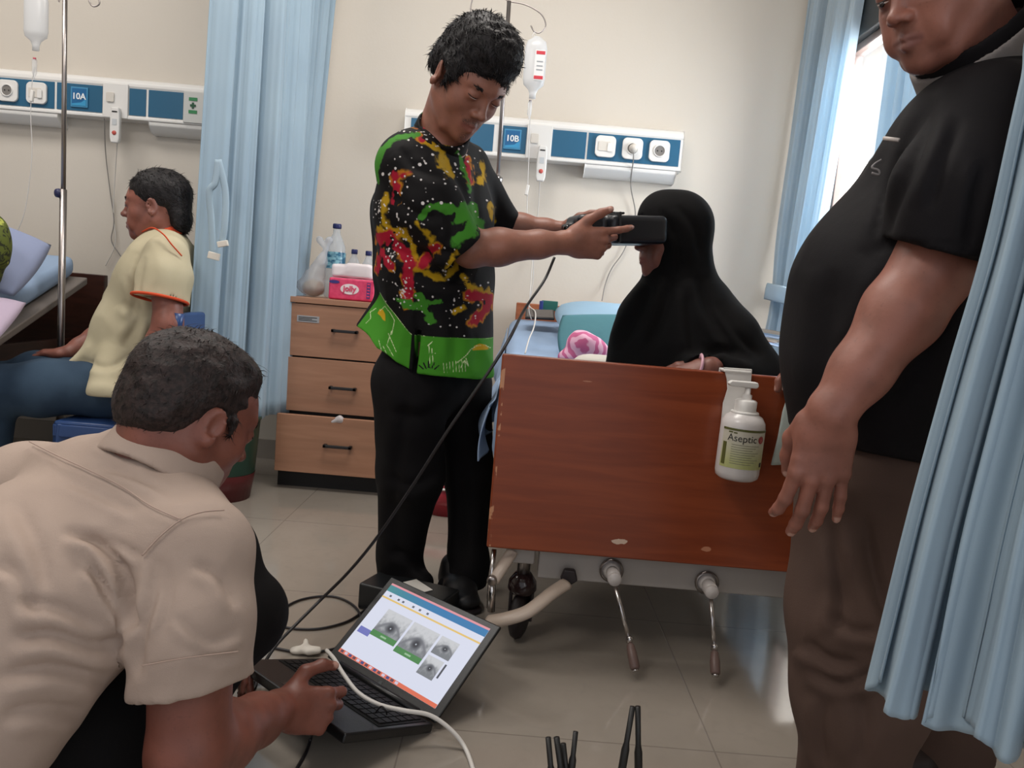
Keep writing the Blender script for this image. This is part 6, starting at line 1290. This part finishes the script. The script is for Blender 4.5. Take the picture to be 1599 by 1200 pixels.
    MB().box((x1-.01, y0+.0, zs+.29), (x1+.02, y1-.02, zs+.39)).build('back_rail', bp_, ch, bevel=.01)
    for k in range(3): MB().box((x1-.02, y0+.1+k*.11, zs), (x1-.005, y0+.15+k*.11, zs+.36)).build('back_slat', bp_, ch, bevel=.004)
man_seated()
# ================================================================ PERSON: woman in black on the bed
def woman():
    root = thing('person', 'woman in a black veil sitting on the bed facing the headset', 'person', (.42, 2.25, .6))
    fwd = unit((-.95, -.24, -.10)); sc = .98; M = headM(head_origin(at(1006, 435, 2.17), fwd, sc), fwd, sc)
    sk = skin('skin_warm_tan', (140, 88, 74)); b = S(); neck = at(1062, 450, 2.22); head(b, M, neck, .052, age=1, full=1.08)
    b.cap(neck, at(1065, 500, 2.22), .06, .10, k=.03); wr = at(1108, 573, 1.98); el = at(1165, 582, 2.12); b.chain([at(1085, 505, 2.18), el, wr], [.05, .036, .025], k=.03)
    n = hand(b, wr, (-.96, -.1, -.25), (-.1, -.6, .8), [(20, 30, 20)]*4, 3, mirror=1, s=.88); b.build('body', sk, root, .0042, attrs=skin_attrs(M, n)); face_parts(root, M, hair_mat('black_hair'), closed=.8, brow=.5)
    MB().tube([wr+A([-.028, -.0, -.004])+(A([.15, 0, .95])*math.cos(a)+A([0, 1, 0])*math.sin(a))*.031 for a in np.linspace(0, 2*math.pi, 25)], .004, 8, caps=False, ell=2).build('wrist_band', mat('pink_band', (226, 176, 190), .5), root, smooth=True)
    v = S(); v.M = M; v.ell((0, -.018, .028), (.096, .104, .102)); v.ell((0, -.015, -.03), (.093, .092, .09), k=.03); v.ell((0, .03, .05), (.080, .070, .078), k=.02); v.cap((0, -.03, -.08), (0, -.03, -.14), .078, .082, k=.03)
    v.ell((0, .122, -.035), (.060, .088, .098), k=.006, op='s')
    v.M = np.eye(4)
    v.echain([at(1060, 436, 2.2), at(1058, 486, 2.2), at(1062, 530, 2.2), at(1072, 628, 2.2)], [(.088, .082), (.150, .11), (.190, .15), (.235, .20)], (1, .25, 0), k=.05)
    v.chain([at(1098, 485, 2.17), at(1142, 532, 2.12), at(1178, 582, 2.1), at(1180, 610, 2.1)], [.060, .070, .068, .07], k=.05)
    v.chain([at(1000, 520, 2.15), at(985, 585, 2.12)], [.05, .08], k=.05)
    v.ecap(at(1185, 590, 2.08), at(1090, 582, 2.0), (.055, .055), (.05, .055), (0, 0, 1), k=.03)
    v.clip((0, 0, .612), (0, 0, -1)); v.cap(at(1112, 580, 1.975), at(1080, 572, 1.93), .040, .048, k=.004, op='s'); v.cap(at(1146, 588, 2.02), at(1195, 596, 2.07), .050, .052, k=.02)
    fd = folds(91, .008, 13, (1, .6, .35)); v.disp = lambda P: fd(P)*np.clip((1.05-P[:, 2])/.2, 0, 1)
    v.build('veil', cloth('black_veil_cloth', (9, 8, 9), .9, (12, 11, 12), big=.003), root, .0055, post=creases([([(1050, 435), (1035, 490), (1010, 550)], 9, .012), ([(1090, 430), (1110, 490), (1150, 550)], 9, .012), ([(1075, 450), (1078, 500), (1085, 560)], 8, .009), ([(1020, 450), (990, 500), (965, 550)], 8, .009), ([(1120, 470), (1150, 520), (1190, 560)], 7, .008), ([(1090, 560), (1130, 548), (1180, 565)], 7, .012), ([(1060, 320), (1085, 360), (1095, 410)], 7, .005), ([(1030, 325), (1060, 380), (1060, 430)], 6, .004)]))
woman()
# ================================================================ CABLES AND THINGS ON THE FLOOR
fz = lambda x, y, z=.004: atz(x, y, z)
cable('headset_cable', [at(866, 402, 2.04), at(850, 438, 2.02), at(820, 482, 1.9), at(795, 530, 1.70), at(765, 578, 1.66), at(700, 672, 1.66), at(645, 758, 1.68), at(590, 838, 1.70), at(545, 893, 1.72), at(500, 938, 1.72), at(460, 978, 1.66), at(430, 1010, 1.60), fz(408, 1045), fz(395, 1075)], .0036, cable_k, 'long black cable running from the headset down to the laptop on the floor', 120)
cable('looped_cable', [fz(425, 1012), fz(480, 1020), fz(540, 1008), fz(565, 985), fz(556, 950), fz(520, 932), fz(470, 937), fz(434, 958), fz(440, 978), fz(490, 983), fz(540, 972), fz(572, 952)], .0032, cable_k, 'black cable lying in a loop on the floor beside the laptop')
cable('tangled_cable', [fz(372, 1082), fz(395, 1088, .008), fz(425, 1082), fz(410, 1060, .012), fz(385, 1075, .01), fz(378, 1100), fz(400, 1070, .014), fz(392, 1050), fz(370, 1070), fz(420, 1095)], .0034, cable_k, 'tangle of black cable on the floor behind the forearm of the crouching man', 80)
cable('hanging_cable', [at(488, 1128, 1.22), fz(486, 1150, .02), fz(478, 1175), fz(462, 1205), fz(450, 1240)], .0032, cable_k, 'short black cable on the floor leaving the bottom of the frame')
P3 = lambda x, y, z: atz(x, y, z)
cable('usb_cable', [at(510, 1016, 1.60), at(522, 1030, 1.50), at(538, 1056, 1.43), at(560, 1083, 1.39), at(592, 1101, 1.36), at(630, 1110, 1.34), at(672, 1118, 1.35), fz(706, 1142, .03), fz(728, 1172, .006), fz(742, 1215), fz(750, 1260)], .0042, cable_w, 'thick white cable lying across the laptop keyboard and onto the floor', 90)
cable('black_wire', [at(586, 1114, 1.33), at(595, 1104, 1.325), at(602, 1109, 1.32), at(604, 1116, 1.33)], .0016, cable_k, 'short black wire wrapped around the white cable on the laptop', 20)
s = S(); q = fz(482, 1015, .012); s.ell(q, (.028, .016, .009)); s.chain([q+A([-.01, .012, 0]), q+A([-.015, .03, .006])], [.007, .004], k=.008); s.ell(q+A([-.03, 0, -.003]), (.012, .012, .007), k=.01); s.disp = folds(15, .003, 110); tag(s.build('crumpled_tissue', mat('off_white_tissue', (206, 200, 190), .8), None, .003), 'crumpled white tissue on the floor beside the looped cable', 'tissue')
# black case with a white sheet on it behind the laptop
a = fz(566, 945, 0); cs = thing('black_case', 'black case with a white card on top standing on the floor behind the laptop', 'case', (a[0]+.1, a[1]+.05, 0))
M_ = TR((at(636, 930, 1.93)[0], 1.93, 0), unit((1, -.38, 0)), unit((.38, 1, 0)), (0, 0, 1))
MB().box((-.115, -.055, .0), (.125, .055, .070), M_).build('case_body', mat('case_black', (24, 26, 28), .4), cs, bevel=.006)
MB().box((-.117, -.045, .008), (-.1145, -.01, .05), M_).build('side_label', mat('beige_label', (150, 142, 130), .5), cs)
MB().prism([(-.045, -.045), (.045, -.05), (.07, .004), (.0, .045)], .0015, M_@TR((-.0, 0, .0725), (1, 0, 0), (0, 0, -1), (0, 1, 0))).build('white_card', mat('white_card', (236, 232, 224), .3), cs)
# black strap / pouch under the left of the laptop
# black rods at the bottom edge
blk = mat('rod_black', (20, 19, 18), .5)
def rodset(name, label, loc, rods, cat='stand'):
    t = thing(name, label, cat, loc)
    for (p, q, r0) in rods:
        m_ = p+(q-p)*.62; MB().tube([p, m_, m_+(q-p)*.06, q], [r0*1.5, r0*1.45, r0, r0], 10).build('rod', blk, t, smooth=True)
    return t
Z0 = lambda x, y: atz(x, y, .0)
bR = at(985, 1290, 1.14); rodset('folding_stand', 'pair of slim black rods meeting at a point near the bottom edge', (bR[0], bR[1], 0), [(at(958, 1280, 1.13), at(988, 1104, 1.16), .0045), (at(998, 1290, 1.15), at(996, 1104, 1.16), .0045)])
bR = at(900, 1290, 1.14); rodset('folding_stand', 'cluster of short black rods fanned out at the bottom edge left of the paired rods', (bR[0], bR[1], 0), [(at(868, 1290, 1.12), at(856, 1152, 1.15), .0045), (at(888, 1290, 1.13), at(869, 1152, 1.15), .0048), (at(893, 1290, 1.14), at(879, 1162, 1.16), .005), (at(886, 1260, 1.14), at(899, 1143, 1.17), .0042)])
